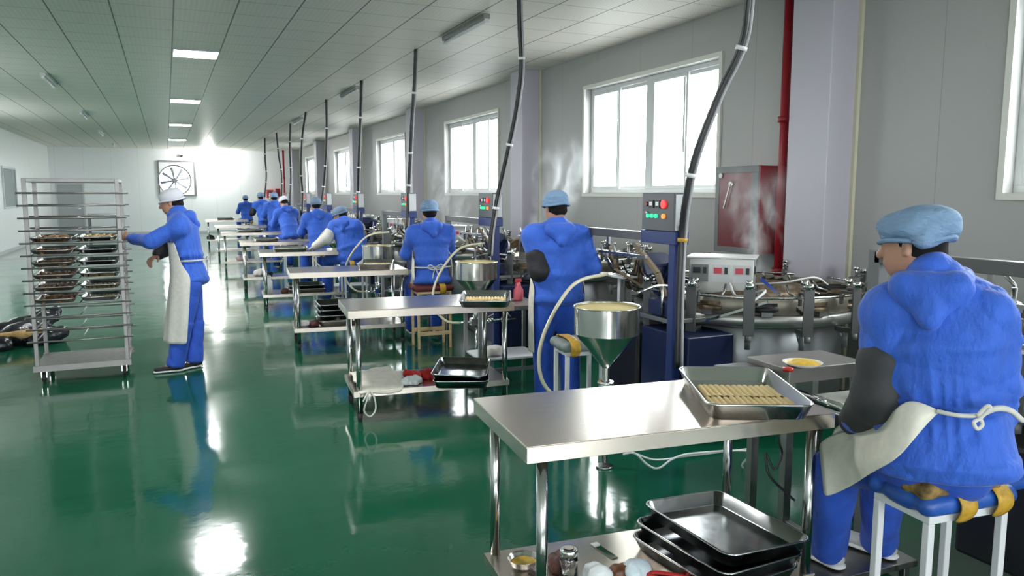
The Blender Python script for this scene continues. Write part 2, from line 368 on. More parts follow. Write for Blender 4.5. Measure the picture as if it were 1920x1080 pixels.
# ------------------------------------------------------------ room
def struct(o): o['kind'] = 'structure'; return o
def room():
    m = MB(); m.bb(XL - .2, XR + .2, YN - .2, YB + .2, -.12, 0); struct(m.build('floor', FLOORM))
    m = MB(); m.bb(XL - .2, XR + .2, YN - .2, YB + .2, ZC, ZC + .12); struct(m.build('ceiling', CEILM))
    m = MB(); T = .18; y = YN
    for (a, b) in WINY:
        m.bb(XR, XR + T, y, a, 0, ZC); m.bb(XR, XR + T, a, b, 0, WZ0); m.bb(XR, XR + T, a, b, WZ1, ZC); y = b
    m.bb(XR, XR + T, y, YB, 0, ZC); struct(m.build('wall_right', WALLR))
    m = MB(); y = YN
    for (a, b) in WINL_ADDED: m.bb(XL - T, XL, y, a, 0, ZC); m.bb(XL - T, XL, a, b, 0, WZ0); m.bb(XL - T, XL, a, b, WZ1, ZC); y = b  # holes for the added left windows
    m.bb(XL - T, XL, y, YB, 0, ZC); struct(m.build('wall_left', wall_mat('wall_panel_left', (.86, .875, .88), 1, .95)))
    # back wall with the round opening of the exhaust fan
    m = MB(); fx, fz, fr = .35, 2.10, .62; n = 48
    m.bb(XL, fx - .7, YB, YB + T, 0, ZC); m.bb(fx + .7, XR, YB, YB + T, 0, ZC); m.bb(fx - .7, fx + .7, YB, YB + T, 0, fz - .7); m.bb(fx - .7, fx + .7, YB, YB + T, fz + .7, ZC)
    def sq(t):
        c, s_ = math.cos(t), math.sin(t); k = .7 / max(abs(c), abs(s_)); return fx + c * k, fz + s_ * k
    for yy in (YB, YB + T):
        vs = []
        for k in range(n): t = 2 * PI * k / n; a, b = sq(t); vs += [(a, yy, b), (fx + fr * math.cos(t), yy, fz + fr * math.sin(t))]
        m.add(vs, [(2 * k, 2 * k + 1, (2 * k + 3) % (2 * n), (2 * k + 2) % (2 * n)) for k in range(n)])
    m.add([(fx + fr * math.cos(2 * PI * k / n), yy, fz + fr * math.sin(2 * PI * k / n)) for k in range(n) for yy in (YB, YB + T)], [(2 * k, 2 * k + 1, (2 * k + 3) % (2 * n), (2 * k + 2) % (2 * n)) for k in range(n)])
    struct(m.build('wall_back', WALLB))
    m = MB(); x = XL
    for (a, b) in WINF_ADDED: m.bb(x, a, YN - T, YN, 0, ZC); m.bb(a, b, YN - T, YN, 0, 1.15); m.bb(a, b, YN - T, YN, 3.1, ZC); x = b  # holes added behind the camera to let light in
    m.bb(x, XR, YN - T, YN, 0, ZC); struct(m.build('wall_front', WALLB))
    for k in range(3): pass
    # columns on the right wall
    i = 0
    for y0 in (-1.05, 4.53, 10.17, 15.62, 21.2, 26.75, 32.3):
        i += 1; m = MB(); m.bb(4.71, XR, y0, y0 + .42, 0, ZC); o = struct(m.build('trim_%d' % i, COLM, bevel=.006))
        m = MB(); m.bb(XR - .03, XR, y0 - .03, y0, 0, ZC); o2 = m.build('corner_bead', mat('cream_bead', (.62, .60, .45), .5), o)
    m = MB(); m.bb(XL, XR, YB - .03, YB, 0, .08); struct(m.build('baseboard_back', LGREY))
    m = MB(); m.bb(XL, XL + .03, YN, YB - .03, 0, .08); struct(m.build('baseboard_left', LGREY))
    # windows; those on the left wall are unseen additions for light
    tm = trim_mat()
    for i, (a, b, sd_) in enumerate([w_ + (1,) for w_ in WINY] + [w_ + (-1,) for w_ in WINL_ADDED]):
        w = b - a; e = struct(empty('window_%d' % (i + 1), (XR if sd_ > 0 else XL, (a + b) / 2, WZ0), 0 if sd_ > 0 else PI))
        H_ = WZ1 - WZ0; m = MB()
        for (y0, y1, z0, z1) in ((-w / 2 - .045, w / 2 + .045, -.045, 0), (-w / 2 - .045, w / 2 + .045, H_, H_ + .045), (-w / 2 - .045, -w / 2, 0, H_), (w / 2, w / 2 + .045, 0, H_)): m.bb(-.02, .0, y0, y1, z0, z1)
        m.build('casing', mat('cream_casing', (.70, .70, .64), .4), e)
        m = MB(); t = .05
        m.bb(.08, .15, -w / 2, w / 2, 0, t); m.bb(.08, .15, -w / 2, w / 2, H_ - t, H_); m.bb(.08, .15, -w / 2, -w / 2 + t, t, H_ - t); m.bb(.08, .15, w / 2 - t, w / 2, t, H_ - t); m.bb(.08, .15, -.06, .06, t, H_ - t)
        m.build('frame', tm, e, bevel=.004)
        for s0 in (-1, 1):
            for k in (0, 1):
                x = .095 if k else .125; y0 = (-w / 2 + t if s0 < 0 else .06) + k * (w / 4 - .10); y1 = y0 + w / 4 - .0 + .02
                y1 = min(y1, (-.06 if s0 < 0 else w / 2 - t)); m = MB(); q = .035
                for (u0, u1, z0, z1) in ((y0, y1, t, t + q), (y0, y1, H_ - t - q, H_ - t), (y0, y0 + q, t + q, H_ - t - q), (y1 - q, y1, t + q, H_ - t - q)): m.bb(x - .012, x + .012, u0, u1, z0, z1)
                sash = m.build('sash', tm, e)
                m = MB(); m.bb(x - .002, x + .002, y0 + q, y1 - q, t + q, H_ - t - q); m.build('pane', PANE, sash)
        if 3 <= i < len(WINY):
            m = MB()
            for k in range(1, 9): m.cyl((.17, -w / 2 + w * k / 9, 0), (.17, -w / 2 + w * k / 9, H_), .012, n=8)
            m.build('outer_bars', LGREY, e)
    # far left vision window of grey glass and the door in the back wall
    e = struct(empty('window_%d' % (len(WINY) + len(WINL_ADDED) + 1), (XL, 25.55, 1.17))); m = MB()
    for (y0, y1, z0, z1) in ((-1., 1., 0, .06), (-1., 1., 1.1, 1.16), (-1., -.94, .06, 1.1), (.94, 1., .06, 1.1)): m.bb(0, .04, y0, y1, z0, z1)
    m.build('frame', tm, e); m = MB(); m.bb(.005, .02, -.94, .94, .06, 1.1); m.build('pane', mat('grey_green_glass', (.22, .27, .27), .1), e)
    e = struct(empty('door_1', (-3.35, YB, 0))); m = MB(); m.bb(-.42, .42, -.05, -.01, 0, 1.93); m.build('door_leaf', mat('grey_door', (.42, .44, .46), .5), e, bevel=.01)
    m = MB(); m.bb(-.48, -.42, -.07, -.0, 0, 1.99); m.bb(.42, .48, -.07, 0, 0, 1.99); m.bb(-.42, .42, -.07, 0, 1.93, 1.99); m.build('door_frame', LGREY, e)
    m = MB(); m.bar((.33, -.10, 1.0), (.22, -.10, 1.0), .02); m.bar((.33, -.05, 1.0), (.33, -.10, 1.0), .02); m.build('door_handle', STEEL, e)
room()
# ------------------------------------------------------------ lamps in the ceiling
def panel_light():
    e = empty('ceiling_light', (.43, 10.72, ZC), 0, 'nearest square LED panel set flush in the grey ceiling tiles', 'ceiling light', 'square LED ceiling panels')
    m = MB(); w = .27
    for (a, b, c, d) in ((-w, w, -w, -w + .015), (-w, w, w - .015, w), (-w, -w + .015, -w + .015, w - .015), (w - .015, w, -w + .015, w - .015)): m.bb(a, b, c, d, -.02, 0)
    m.build('frame', LGREY, e); m = MB(); m.bb(-w + .015, w - .015, -w + .015, w - .015, -.014, -.004); m.build('diffuser', LWHT, e); return e
p0 = panel_light()
for y, l in ((16.2, 'second LED ceiling panel, between the nearest panel and the third'), (21.85, 'third LED ceiling panel along the middle of the ceiling'), (28.0, 'farthest LED ceiling panel before the back wall'), (5.2, 'LED ceiling panel above the camera, out of the frame')):
    clone(p0, (.43, y, ZC), 0, l)
def tube_lamp(x, y, l, on):
    e = empty('tube_lamp', (x, y, ZC), 0, l, 'tube lamp', 'surface-mounted tube lamps')
    m = MB(); m.bb(-.035, .035, -.63, .63, -.045, 0); m.build('housing', LGREY if on else DSTEEL, e, bevel=.004)  # on: lit look put into a paler housing colour, the tube never glows
    m = MB(); m.cyl((0, -.6, -.065), (0, .6, -.065), .016, n=12); m.build('tube', mat('milky_tube', (.8, .82, .82), .3), e)
    m = MB(); m.bb(-.02, .02, -.63, -.6, -.085, -.045); m.bb(-.02, .02, .6, .63, -.085, -.045); m.build('lamp_holder', WHITEP, e)
tube_lamp(2.97, 7.87, 'unlit tube lamp on the ceiling near the second hose from the right', 0)
tube_lamp(2.97, 13.5, 'unlit tube lamp on the ceiling beside the fourth hose', 0); tube_lamp(2.97, 19.2, 'unlit tube lamp far along the row of hoses', 0)
tube_lamp(-1.56, 13.98, 'nearest white tube lamp on the left side of the ceiling', 1); tube_lamp(-1.57, 19.6, 'second white tube lamp on the left side of the ceiling', 1)
tube_lamp(-1.62, 25.4, 'third white tube lamp on the left side of the ceiling', 1); tube_lamp(-1.63, 31.6, 'farthest small white tube lamp on the left of the ceiling', 1)
e = empty('globe_lamp', (1.63, 33.3, 3.10), 0, 'glaring round lamp hung under the ceiling before the far back wall', 'lamp')
m = MB(); m.cyl((0, 0, .15), (0, 0, .25), .03, n=16); m.build('stem', LGREY, e)
m = MB(); m.lathe([(0.001, -.17), (.09, -.15), (.15, -.08), (.17, 0), (.15, .08), (.09, .15), (.001, .17)]); m.build('globe', mat('glaring_globe', (1, .98, .95), .3, emis=75.), e)
e = empty('security_camera', (.65, YB - .08, 3.1), 0, 'small dark dome camera on the back wall above the fan', 'camera')
m = MB(); m.cyl((0, .08, 0), (0, 0, 0), .06, n=16); m.build('mount', LGREY, e); m = MB(); m.lathe([(.055, 0), (.05, -.03), (.03, -.055), (.001, -.06)]); m.build('dome', BLACK, e)
# exhaust fan
e = empty('exhaust_fan', (.35, YB, 2.10), 0, 'round exhaust fan in a square frame high on the back wall', 'fan'); m = MB()
for (a, b, c, d) in ((-.60, .80, .75, .80), (-.60, .80, -.62, -.57), (-.60, -.55, -.57, .75), (.75, .80, -.57, .75)): m.bb(a, b, -.05, -.0, c, d)
m.build('frame', GREYP, e)
m = MB(); m.tube([(.60 * math.cos(2 * PI * k / 40), .05, .60 * math.sin(2 * PI * k / 40)) for k in range(40)], .03, 8, closed=True); m.build('ring', GREYP, e)
m = MB(); m.cyl((0, .0, 0), (0, .14, 0), .09, n=20); m.build('hub', GREYP, e)
for k in range(8):
    t = 2 * PI * k / 8 + .2; c, s_ = math.cos(t), math.sin(t); rows = []
    for r, w, tw in ((.08, .035, .05), (.3, .05, .035), (.54, .065, .02)): rows.append([(c * r - s_ * w * q, .07 + tw * q, s_ * r + c * w * q) for q in (-1, 0, 1)])
    m = MB(); m.grid(rows); m.build('blade', mat('blade_grey', (.20, .22, .25), .5), e, solid=.006)
# red pipes and fire cabinets
def redpipe(x, y, l):
    m = MB(); m.cyl((x, y, .0), (x, y, ZC), .038, n=20); o = tag(m.build('fire_pipe', REDP), l, 'pipe')
    for z in (.9, 2.2): m = MB(); m.cyl((x, y, z), (x, y, z + .05), .055, n=20); m.build('coupling', REDP, o)
redpipe(4.86, 5.16, 'red fire pipe rising beside the near column and red cabinet'); redpipe(4.5, 33.2, 'distant red fire pipe near the back wall')
e = empty('fire_cabinet', (XR, 5.575, 1.06), 0, 'red fire hose cabinet with a grey-framed glass door on the right wall', 'fire cabinet')
m = MB(); m.bb(-.27, 0, -.285, .285, 0, .78); m.build('body', REDP, e, bevel=.008)
m = MB(); x = -.285
for (a, b, c, d) in ((-.285, .285, .72, .78), (-.285, .285, 0, .05), (-.285, -.20, .05, .72), (.235, .285, .05, .72)): m.bb(x, x + .015, a, b, c, d)
m.build('door_frame', GREYP, e, bevel=.003); m = MB(); m.bb(-.280, -.271, -.20, .235, .05, .72); d_ = m.build('door_panel', DRED, e)
m = MB(); m.bar((-.30, .06, .62), (-.30, .14, .40), .012); m.cyl((-.30, .06, .62), (-.28, .06, .62), .025, n=14); m.build('handle', CHROME, d_)
m = MB(); m.cyl((-.286, .21, .70), (-.295, .21, .70), .022, n=16); m.build('round_sticker', WHITEP, e)
for i, (x, z, w, h_) in enumerate(((4.0, 1.40, .26, .34), (4.32, 1.45, .18, .34))):
    e = empty('fire_box', (x, YB, z), 0, ('wider' if i == 0 else 'narrower') + ' of the two small red boxes on the far back wall', 'fire cabinet'); m = MB(); m.bb(-w / 2, w / 2, -.18, 0, 0, h_); m.build('body', mat('bright_red', (.5, .02, .03), .4), e, bevel=.01)
    m = MB(); m.bb(-w / 2 + .04, w / 2 - .04, -.19, -.18, .04, h_ - .04); m.build('door_panel', DRED, e)

# ------------------------------------------------------------ stainless work tables
def table(name, x, y, rz, L_, D_, label, shelf=.22, H_=.80):
    """x, y = front left corner of the top; runs right and away"""
    e = empty(name, (x, y, 0), rz, label, 'table', 'steel work tables'); t = .058
    m = MB(); m.bb(0, L_, 0, D_, H_ - .004, H_); m.bb(0, L_, 0, .004, H_ - t, H_ - .004); m.bb(0, L_, D_ - .004, D_, H_ - t, H_ - .004); m.bb(0, .004, .004, D_ - .004, H_ - t, H_ - .004); m.bb(L_ - .004, L_, .004, D_ - .004, H_ - t, H_ - .004)
    m.bb(.004, L_ - .004, .004, D_ - .004, H_ - .02, H_ - .006)
    m.build('tabletop', STEELT, e, bevel=.0015)
    for lx in (.072, L_ - .06):
        for ly in (.05, D_ - .05):
            m = MB(); m.cyl((lx, ly, .05), (lx, ly, H_ - .02), .0195, n=20); lg = m.build('leg', PIPE, e)
            m = MB(); m.cyl((lx, ly, 0), (lx, ly, .06), .015, .022, n=14); m.build('foot', RUBBER, lg)
    if shelf:
        m = MB(); m.bb(.03, L_ - .03, .03, D_ - .03, shelf - .004, shelf); m.bb(.03, L_ - .03, .03, .034, shelf - .04, shelf - .004); m.bb(.03, L_ - .03, D_ - .034, D_ - .03, shelf - .04, shelf - .004); m.bb(.03, .034, .034, D_ - .034, shelf - .04, shelf - .004); m.bb(L_ - .034, L_ - .03, .034, D_ - .034, shelf - .04, shelf - .004)
        m.build('undershelf', STEELT, e)
    return e
RZ = math.radians(-5.4)
TB = [table('work_table', 1.006, 2.133, RZ, 1.205, .62, 'nearest stainless work table with one tray of egg rolls on top', shelf=.167)]
T2_ = table('work_table', 1.095, 5.199, RZ, 1.205, .62, 'x')
for (x, y, r, l) in ((1.095, 5.199, -5.4, 'second stainless work table, with a cloth apron on its lower shelf'), (1.10, 7.94, -5, 'third stainless work table, with peelings on its lower shelf'),
                     (1.11, 10.83, -4, 'fourth stainless work table, where the leaning worker reaches across'), (1.06, 13.2, -3, 'fifth stainless work table along the row'),
                     (.97, 16.5, -3, 'sixth stainless work table along the row'), (1.05, 20.0, -2, 'seventh stainless work table along the row'), (1.03, 24.5, -2, 'farthest stainless work table in front of the back wall')):
    c = T2_ if len(TB) == 1 else clone(T2_, (x, y, 0), math.radians(r), l); c['label'] = l; TB.append(c)
def tp(i, lx, ly, z=.8):
    """a point given in table i's own frame"""
    o = TB[i]; a = o.rotation_euler.z; return Vector((o.location.x + lx * math.cos(a) - ly * math.sin(a), o.location.y + lx * math.sin(a) + ly * math.cos(a), z))
# ------------------------------------------------------------ trays
def tray(loc, rz, label, w=.38, l=.58, h=.05, m_=None, tilt=(0, 0), group='steel baking trays', name='baking_tray'):
    r = .045; L = [rrect(w - .05, l - .05, r, 0), rrect(w - .012, l - .012, r, h), rrect(w, l, r + .006, h + .002), rrect(w + .002, l + .002, r + .006, h - .004),
                   rrect(w - .002, l - .002, r + .006, h - .005), rrect(w - .008, l - .008, r, h - .003), rrect(w - .046, l - .046, r, -.0)]
    inn = [rrect(w - .056, l - .056, r - .01, .004), rrect(w - .05, l - .05, r - .006, .006), rrect(w - .018, l - .018, r - .002, h), rrect(w - .008, l - .008, r, h + .003), rrect(w, l, r + .004, h + .002), rrect(w + .002, l + .002, r + .004, h - .004), rrect(w - .006, l - .006, r + .002, h - .006), rrect(w - .044, l - .044, r, .001), rrect(w - .056, l - .056, r - .01, -.0)]
    mb = MB(); loops(mb, inn, True, True); o = mb.build(name, m_ or TRAYM, None, loc); o.rotation_euler = (tilt[0], tilt[1], rz)
    return tag(o, label, 'tray', group)
ROLLO = None
def roll(loc, rz, ln, r, group, label, brown=False, tilt=0.):
    """one egg roll: a rolled wafer tube, open at its ends; copies share meshes"""
    key = 'roll%s' % brown
    if key not in KIDS:
        m = MB(); n = 12
        prof = []
        for i in range(7):
            y = -.5 + i / 6; k = 1 + .06 * math.sin(i * 2.1); prof.append([(k * math.cos(2 * PI * q / n) * (1 + .05 * math.sin(3 * q + i)), y, k * math.sin(2 * PI * q / n)) for q in range(n)])
        inner = [[(x * .5, y * .94, z * .5) for (x, y, z) in prof[-1]], [(x * .5, y * .94, z * .5) for (x, y, z) in prof[0]]]
        loops(m, prof + inner + [prof[0]], False); o = m.build('egg_roll', ROLLB if brown else ROLL); KIDS[key] = o
    else:
        o = KIDS[key].copy(); COL.objects.link(o)
    o.location = loc; o.rotation_euler = (tilt, 0, rz); o.scale = (r, ln, r); return tag(o, label, 'egg roll', group)
ORD = 'first second third fourth fifth sixth seventh eighth ninth tenth eleventh twelfth thirteenth fourteenth fifteenth sixteenth'.split()
def rolls(tr, z0, label, group, rows, r=.0125, brown=False, seed=1, second=None):
    """rows = list of (local y centre, roll length, count, x start, x step) in the tray's frame"""
    rnd = random.Random(seed); a = tr.rotation_euler.z
    for (y, ln, n, x0, dx) in rows:
        for i in range(n):
            x = x0 + dx * i; yy = y + rnd.uniform(-.006, .006)
            zz = z0 + r + .006
            roll((tr.location.x + x * math.cos(a) - yy * math.sin(a), tr.location.y + x * math.sin(a) + yy * math.cos(a), zz), a + rnd.uniform(-.03, .03), ln, r * rnd.uniform(.93, 1.05), group, '%s golden egg roll from the left, %s row, %s' % (ORD[i], 'front' if y < -.1 else 'rear', label), brown)
# ------------------------------------------------------------ trays and what lies on and under the tables
t1 = tray((2.01, 2.31, .801), math.radians(-26), 'bright steel tray of golden egg rolls on the nearest work table', w=.385, l=.60, h=.058, m_=TRAYB)
rolls(t1, .802, 'bright tray on the nearest table', 'egg rolls on the nearest tray', [(-.172, .17, 14, -.146, .0226), (.01, .17, 13, -.138, .0226)], r=.0132)
t2 = tray((2.115, 5.20, .801), math.radians(-24), 'steel tray of golden egg rolls on the second work table', w=.37, l=.60)
rolls(t2, .802, 'tray on the second table', 'egg rolls on the second table tray', [(-.17, .16, 13, -.138, .023), (.0, .16, 13, -.138, .023)], seed=2)
t3 = tray((2.08, 8.30, .801), math.radians(-20), 'steel tray of egg rolls on the third work table', w=.37, l=.60)
rolls(t3, .802, 'tray on the third table', 'egg rolls on the third table tray', [(-.17, .16, 13, -.138, .023), (.01, .16, 13, -.138, .023)], seed=3)
t4 = tray((1.55, 11.05, .801), math.radians(-8), 'steel tray of egg rolls under the white-gloved hand on the fourth table', w=.46, l=.56)
rolls(t4, .802, 'tray on the fourth table', 'egg rolls on the fourth table tray', [(-.16, .17, 16, -.19, .025), (.03, .17, 16, -.19, .025)], seed=4)
t6 = tray((1.5, 13.5, .801), math.radians(-3), 'steel tray on the fifth work table', w=.4, l=.5)
t7 = tray((1.55, 16.8, .801), math.radians(-3), 'steel tray on the sixth work table', w=.5, l=.5)
t8 = tray((1.6, 24.8, .801), 0, 'dark tray on the farthest work table', w=.5, l=.5)
# lower shelf of the nearest table: three nested trays
for i, l in enumerate(('lowest of three nested trays on the lower shelf of the nearest table', 'middle of three nested trays on the lower shelf of the nearest table', 'top empty tray of the nested stack on the nearest lower shelf')):
    q = tray((1.905 + (-.03, -.024, .01)[i], 2.27 + (.012, .0, -.0)[i], .168 + (0, .058, .116)[i]), math.radians((5, 4, 1)[i]), l, w=.405, l=.53, h=.055, tilt=(0, math.radians((0, 1.2, 2.4)[i])))
for i, l in enumerate(('lower of two dark trays on the lower shelf of the second table', 'upper of two dark trays on the lower shelf of the second table')):
    tray((1.95, 5.27, .222 + .045 * i), math.radians((-22, -26)[i]), l, w=.40, l=.60, h=.055, tilt=(0, math.radians(1.5 * i)))
for i in range(4): tray((1.62, 8.2, .222 + .058 * i), math.radians(-5 + i), ('bottom', 'second lowest', 'second highest', 'top')[i] + ' tray of the stack of four under the third table', w=.44, l=.46, h=.05)
for i in range(2): tray((1.75, 11.1, .222 + .05 * i), math.radians(-4), ('lower', 'upper')[i] + ' tray on the lower shelf of the fourth table', w=.5, l=.46)
# bowl with yellow filling
def bowl(x, y, z, r, label, fill=YOLK, mt=None):
    e = empty('bowl', (x, y, z), 0, label, 'bowl'); m = MB()
    m.lathe([(.001, 0), (r * .5, 0), (r * .82, r * .3), (r, r * .72), (r * 1.03, r * .74), (r * 1.0, r * .70), (r * .8, r * .33), (r * .45, r * .05), (.001, r * .05)]); m.build('bowl_body', mt or STEEL, e)
    m = MB(); m.lathe([(r * .84, r * .42), (r * .6, r * .50), (r * .3, r * .46), (.001, r * .52)]); m.build('filling', fill, e); return e
bowl(1.184, 2.54, .167, .060, 'small steel bowl of yellow filling behind the leg on the nearest lower shelf')
e = empty('glass_jar', (1.28, 2.352, .167), 0, 'clear glass jar with a metal lid on the nearest lower shelf', 'jar')
m = MB(); m.lathe([(.001, 0), (.034, 0), (.036, .01), (.034, .10), (.030, .125), (.027, .125), (.031, .10), (.033, .012), (.001, .006)]); m.build('jar_body', GLASSY, e)
m = MB(); m.lathe([(.031, .120), (.033, .121), (.033, .143), (.028, .146), (.020, .144), (.001, .144)]); m.build('lid', CHROME, e)
m = MB(); m.lathe([(.016, .1465), (.001, .1475)]); m.build('lid_label', mat('pale_sticker', (.7, .6, .52), .6), e)
def crumple(name, c, r, label, cat, m_, seed=0, h=.007, n=7, amp=.008, group=None, flat=.45, k=.02):
    rnd = random.Random(seed); pr = []
    for i in range(n):
        a = rnd.uniform(0, 6.28); q = rnd.uniform(0, .65)
        p = (c[0] + math.cos(a) * q * r[0], c[1] + math.sin(a) * q * r[1], c[2] + r[2] * rnd.uniform(.25, .6))
        p2 = (p[0] + rnd.uniform(-.5, .5) * r[0], p[1] + rnd.uniform(-.5, .5) * r[1], c[2] + r[2] * rnd.uniform(.3, .7))
        pr.append(Pr(p, p2, min(r) * rnd.uniform(.5, .9), min(r) * rnd.uniform(.3, .7), k))
    V0 = Vector(c)
    o = sdf_obj(name, pr, min(h, .0055) if h < .009 else h, m_, None, wrinkle(seed, amp * 1.8, 42), 0)
    zs = min(v.co.z for v in o.data.vertices)
    for v in o.data.vertices: v.co.z = max(v.co.z, c[2] + .001); v.co -= V0
    o.location = V0
    return tag(o, label, cat, group)
crumple('rag', (1.335, 2.49, .167), (.075, .06, .045), 'dark brown rag bunched behind the glass jar', 'rag', BROWNC, 3)
crumple('plastic_bag', (1.393, 2.35, .167), (.07, .05, .04), 'crumpled white plastic bag in front of the jar on the lower shelf', 'bag', mat('white_film', (.7, .74, .74), .35, bump=.6, bscale=30), 5)
crumple('plastic_bag', (1.555, 2.325, .167), (.07, .05, .045), 'bluish white plastic bag beside the brown bun on the lower shelf', 'bag', mat('blue_white_film', (.62, .72, .78), .3, bump=.6, bscale=30), 7)
crumple('bun', (1.48, 2.34, .167), (.05, .03, .035), 'dark brown half-moon crust lying between the plastic bags', 'food', mat('burnt_crust', (.13, .05, .02), .4, cvar=.5, bump=.3, bscale=25), 8, n=4)
e = empty('scraper', (1.54, 2.53, .168), math.radians(96), 'thin metal scraper lying near the back of the nearest lower shelf', 'scraper'); m = MB(); m.bb(-.07, .05, -.014, .014, 0, .003); m.build('blade', CHROME, e); m = MB(); m.bb(.05, .075, -.016, .016, 0, .008); m.build('handle', WHITEP, e, bevel=.003)
e = empty('pliers', (1.575, 2.285, .168), math.radians(-42), 'pliers with red grips beside the tray stack', 'pliers'); m = MB()
m.tube(spline([(-.14, .0, .01), (-.08, .018, .012), (-.02, .01, .012), (0, 0, .012)], 5), .008, 8); m.build('jaw', CHROME, e)
for s_ in (-1, 1): m = MB(); m.tube(spline([(0, 0, .013), (.04, .02 * s_, .013), (.12, .022 * s_, .013), (.15, .03 * s_, .012)], 5), .010, 8); m.build('grip', mat('red_rubber', (.5, .02, .02), .4), e)
# second table: apron, red cloth, bits
def folded_cloth(name, pts, label, cat, m_, th=.012):
    rows = pts; m = MB(); m.grid(rows); o = m.build(name, m_, None, sub=2, solid=th); return tag(o, label, cat)
rows = []
rnd = random.Random(4)
for j in range(7):
    r_ = []
    for i in range(8):
        p = tp(1, .06 + .046 * i + .01 * math.sin(j * 2.), .045 + .082 * j, .24 + .022 * abs(math.sin(i * 1.3 + j * .9)) + .014 * math.sin(j * 1.9 + i * .4))
        if j == 0: p.z = .232
        r_.append(p)
    rows.append(r_)
rows.insert(0, [tp(1, .065 + .044 * i, .020, .20 + .01 * math.sin(i)) for i in range(8)])
ap = folded_cloth('apron', rows, 'cream cloth apron folded on the lower shelf of the second table', 'apron', APRON)
m = MB(); m.tube(spline([tp(1, .13, .0, .225), tp(1, .11, -.03, .17), tp(1, .09, -.035, .10), tp(1, .13, -.035, .055), tp(1, .17, -.03, .10), tp(1, .165, -.02, .18), tp(1, .14, .0, .225)], 8), .006, 8)
m.tube(spline([tp(1, .13, .0, .225), tp(1, .10, -.03, .19), tp(1, .085, -.03, .165)], 6), .006, 8); m.build('tie', WHITEC, ap)
crumple('red_cloth', tuple(tp(1, .57, .26, .222)), (.17, .10, .05), 'crumpled red cloth beside the apron on the second table shelf', 'cloth', REDC, 11, n=9)
crumple('plastic_bag', tuple(tp(1, .47, .14, .222)), (.09, .06, .04), 'clear white plastic bag between the apron and the red cloth', 'bag', mat('white_film', (.7, .74, .74), .3), 12)
crumple('food_scrap', tuple(tp(1, .70, .14, .222)), (.05, .035, .03), 'brown scrap of food on the second table shelf', 'food', ROLLB, 13, n=3)
for i, (dx, dy, r, m_, l) in enumerate(((.10, .2, .07, WHITEC, 'white bag of trimmings at the left end of the third table shelf'), (.24, .16, .06, BROWNC, 'dark brown trimmings on the third table shelf'), (.36, .2, .06, ROLLB, 'brown bread scraps on the third table shelf'), (.50, .18, .07, WHITEC, 'white cloth among the scraps on the third table shelf'))):
    crumple('trimmings', tuple(tp(2, dx, dy, .222)), (r * 1.2, r, .045), l, 'food scraps' if m_ in (BROWNC, ROLLB) else 'cloth', m_, 20 + i, h=.01, n=6)
crumple('red_bag', tuple(tp(3, .36, .2, .222)), (.12, .08, .05), 'dark red bag on the lower shelf of the fourth table', 'bag', BROWNC, 30, h=.014, n=6)
e = empty('bottle', tp(3, .12, .2, .222), 0, 'white plastic bottle on the lower shelf of the fourth table', 'bottle'); m = MB(); m.lathe([(.001, 0), (.045, 0), (.045, .16), (.02, .2), (.02, .22), (.001, .22)], n=16); m.build('bottle_body', WHITEP, e)
m = MB(); m.cyl((0, 0, .22), (0, 0, .245), .024, n=12); m.build('cap', WHITEP, e)
crumple('black_bag', tuple(tp(4, .4, .2, .222)), (.13, .09, .06), 'black bag hanging on the lower shelf of the fifth table', 'bag', BLKBAG, 31, h=.016, n=6)
crumple('white_bag', tuple(tp(4, .3, .3, .222)), (.14, .09, .09), 'white bag behind the black bag on the fifth table shelf', 'bag', WHITEC, 32, h=.016, n=6)
crumple('pink_bag', tuple(tp(5, .4, .2, .222)), (.16, .1, .08), 'pinkish bag on the lower shelf of the sixth table', 'bag', mat('pinkish_film', (.45, .30, .30), .5), 33, h=.018, n=6)
crumple('black_bag', tuple(tp(7, .15, .2, .222)), (.14, .1, .10), 'black bag on the lower shelf of the farthest table', 'bag', BLKBAG, 34, h=.02, n=6)
# black sack with tan cloth on the floor behind the rack
sk = [Pr((-1.95, 9.2, .05), (-1.15, 9.7, .08), .12, .07, .06), Pr((-1.75, 9.6, .10), (-1.2, 9.9, .28), .10, .06, .06), Pr((-1.55, 9.5, .1), (-1.2, 9.8, .22), .12, .05, .05), Pr((-2.1, 9.1, .06), (-1.6, 9.2, .05), .10, .09, .05), Pr((-1.35, 9.35, .05), (-1.1, 9.5, .1), .09, .07, .05)]
o = sdf_obj('sack', sk, .014, BLKBAG, None, wrinkle(3, .012, 14))
for v in o.data.vertices: v.co.z = max(v.co.z, .002)
tag(o, 'black plastic sack sagging on the floor behind the tray rack', 'sack')
o2 = sdf_obj('tan_lining', [Pr((-1.66, 9.22, .15), (-1.40, 9.30, .15), .025, .03, .03), Pr((-1.45, 9.28, .13), (-1.25, 9.38, .15), .04, .03, .03)], .012, TAN, o, wrinkle(8, .006, 25))

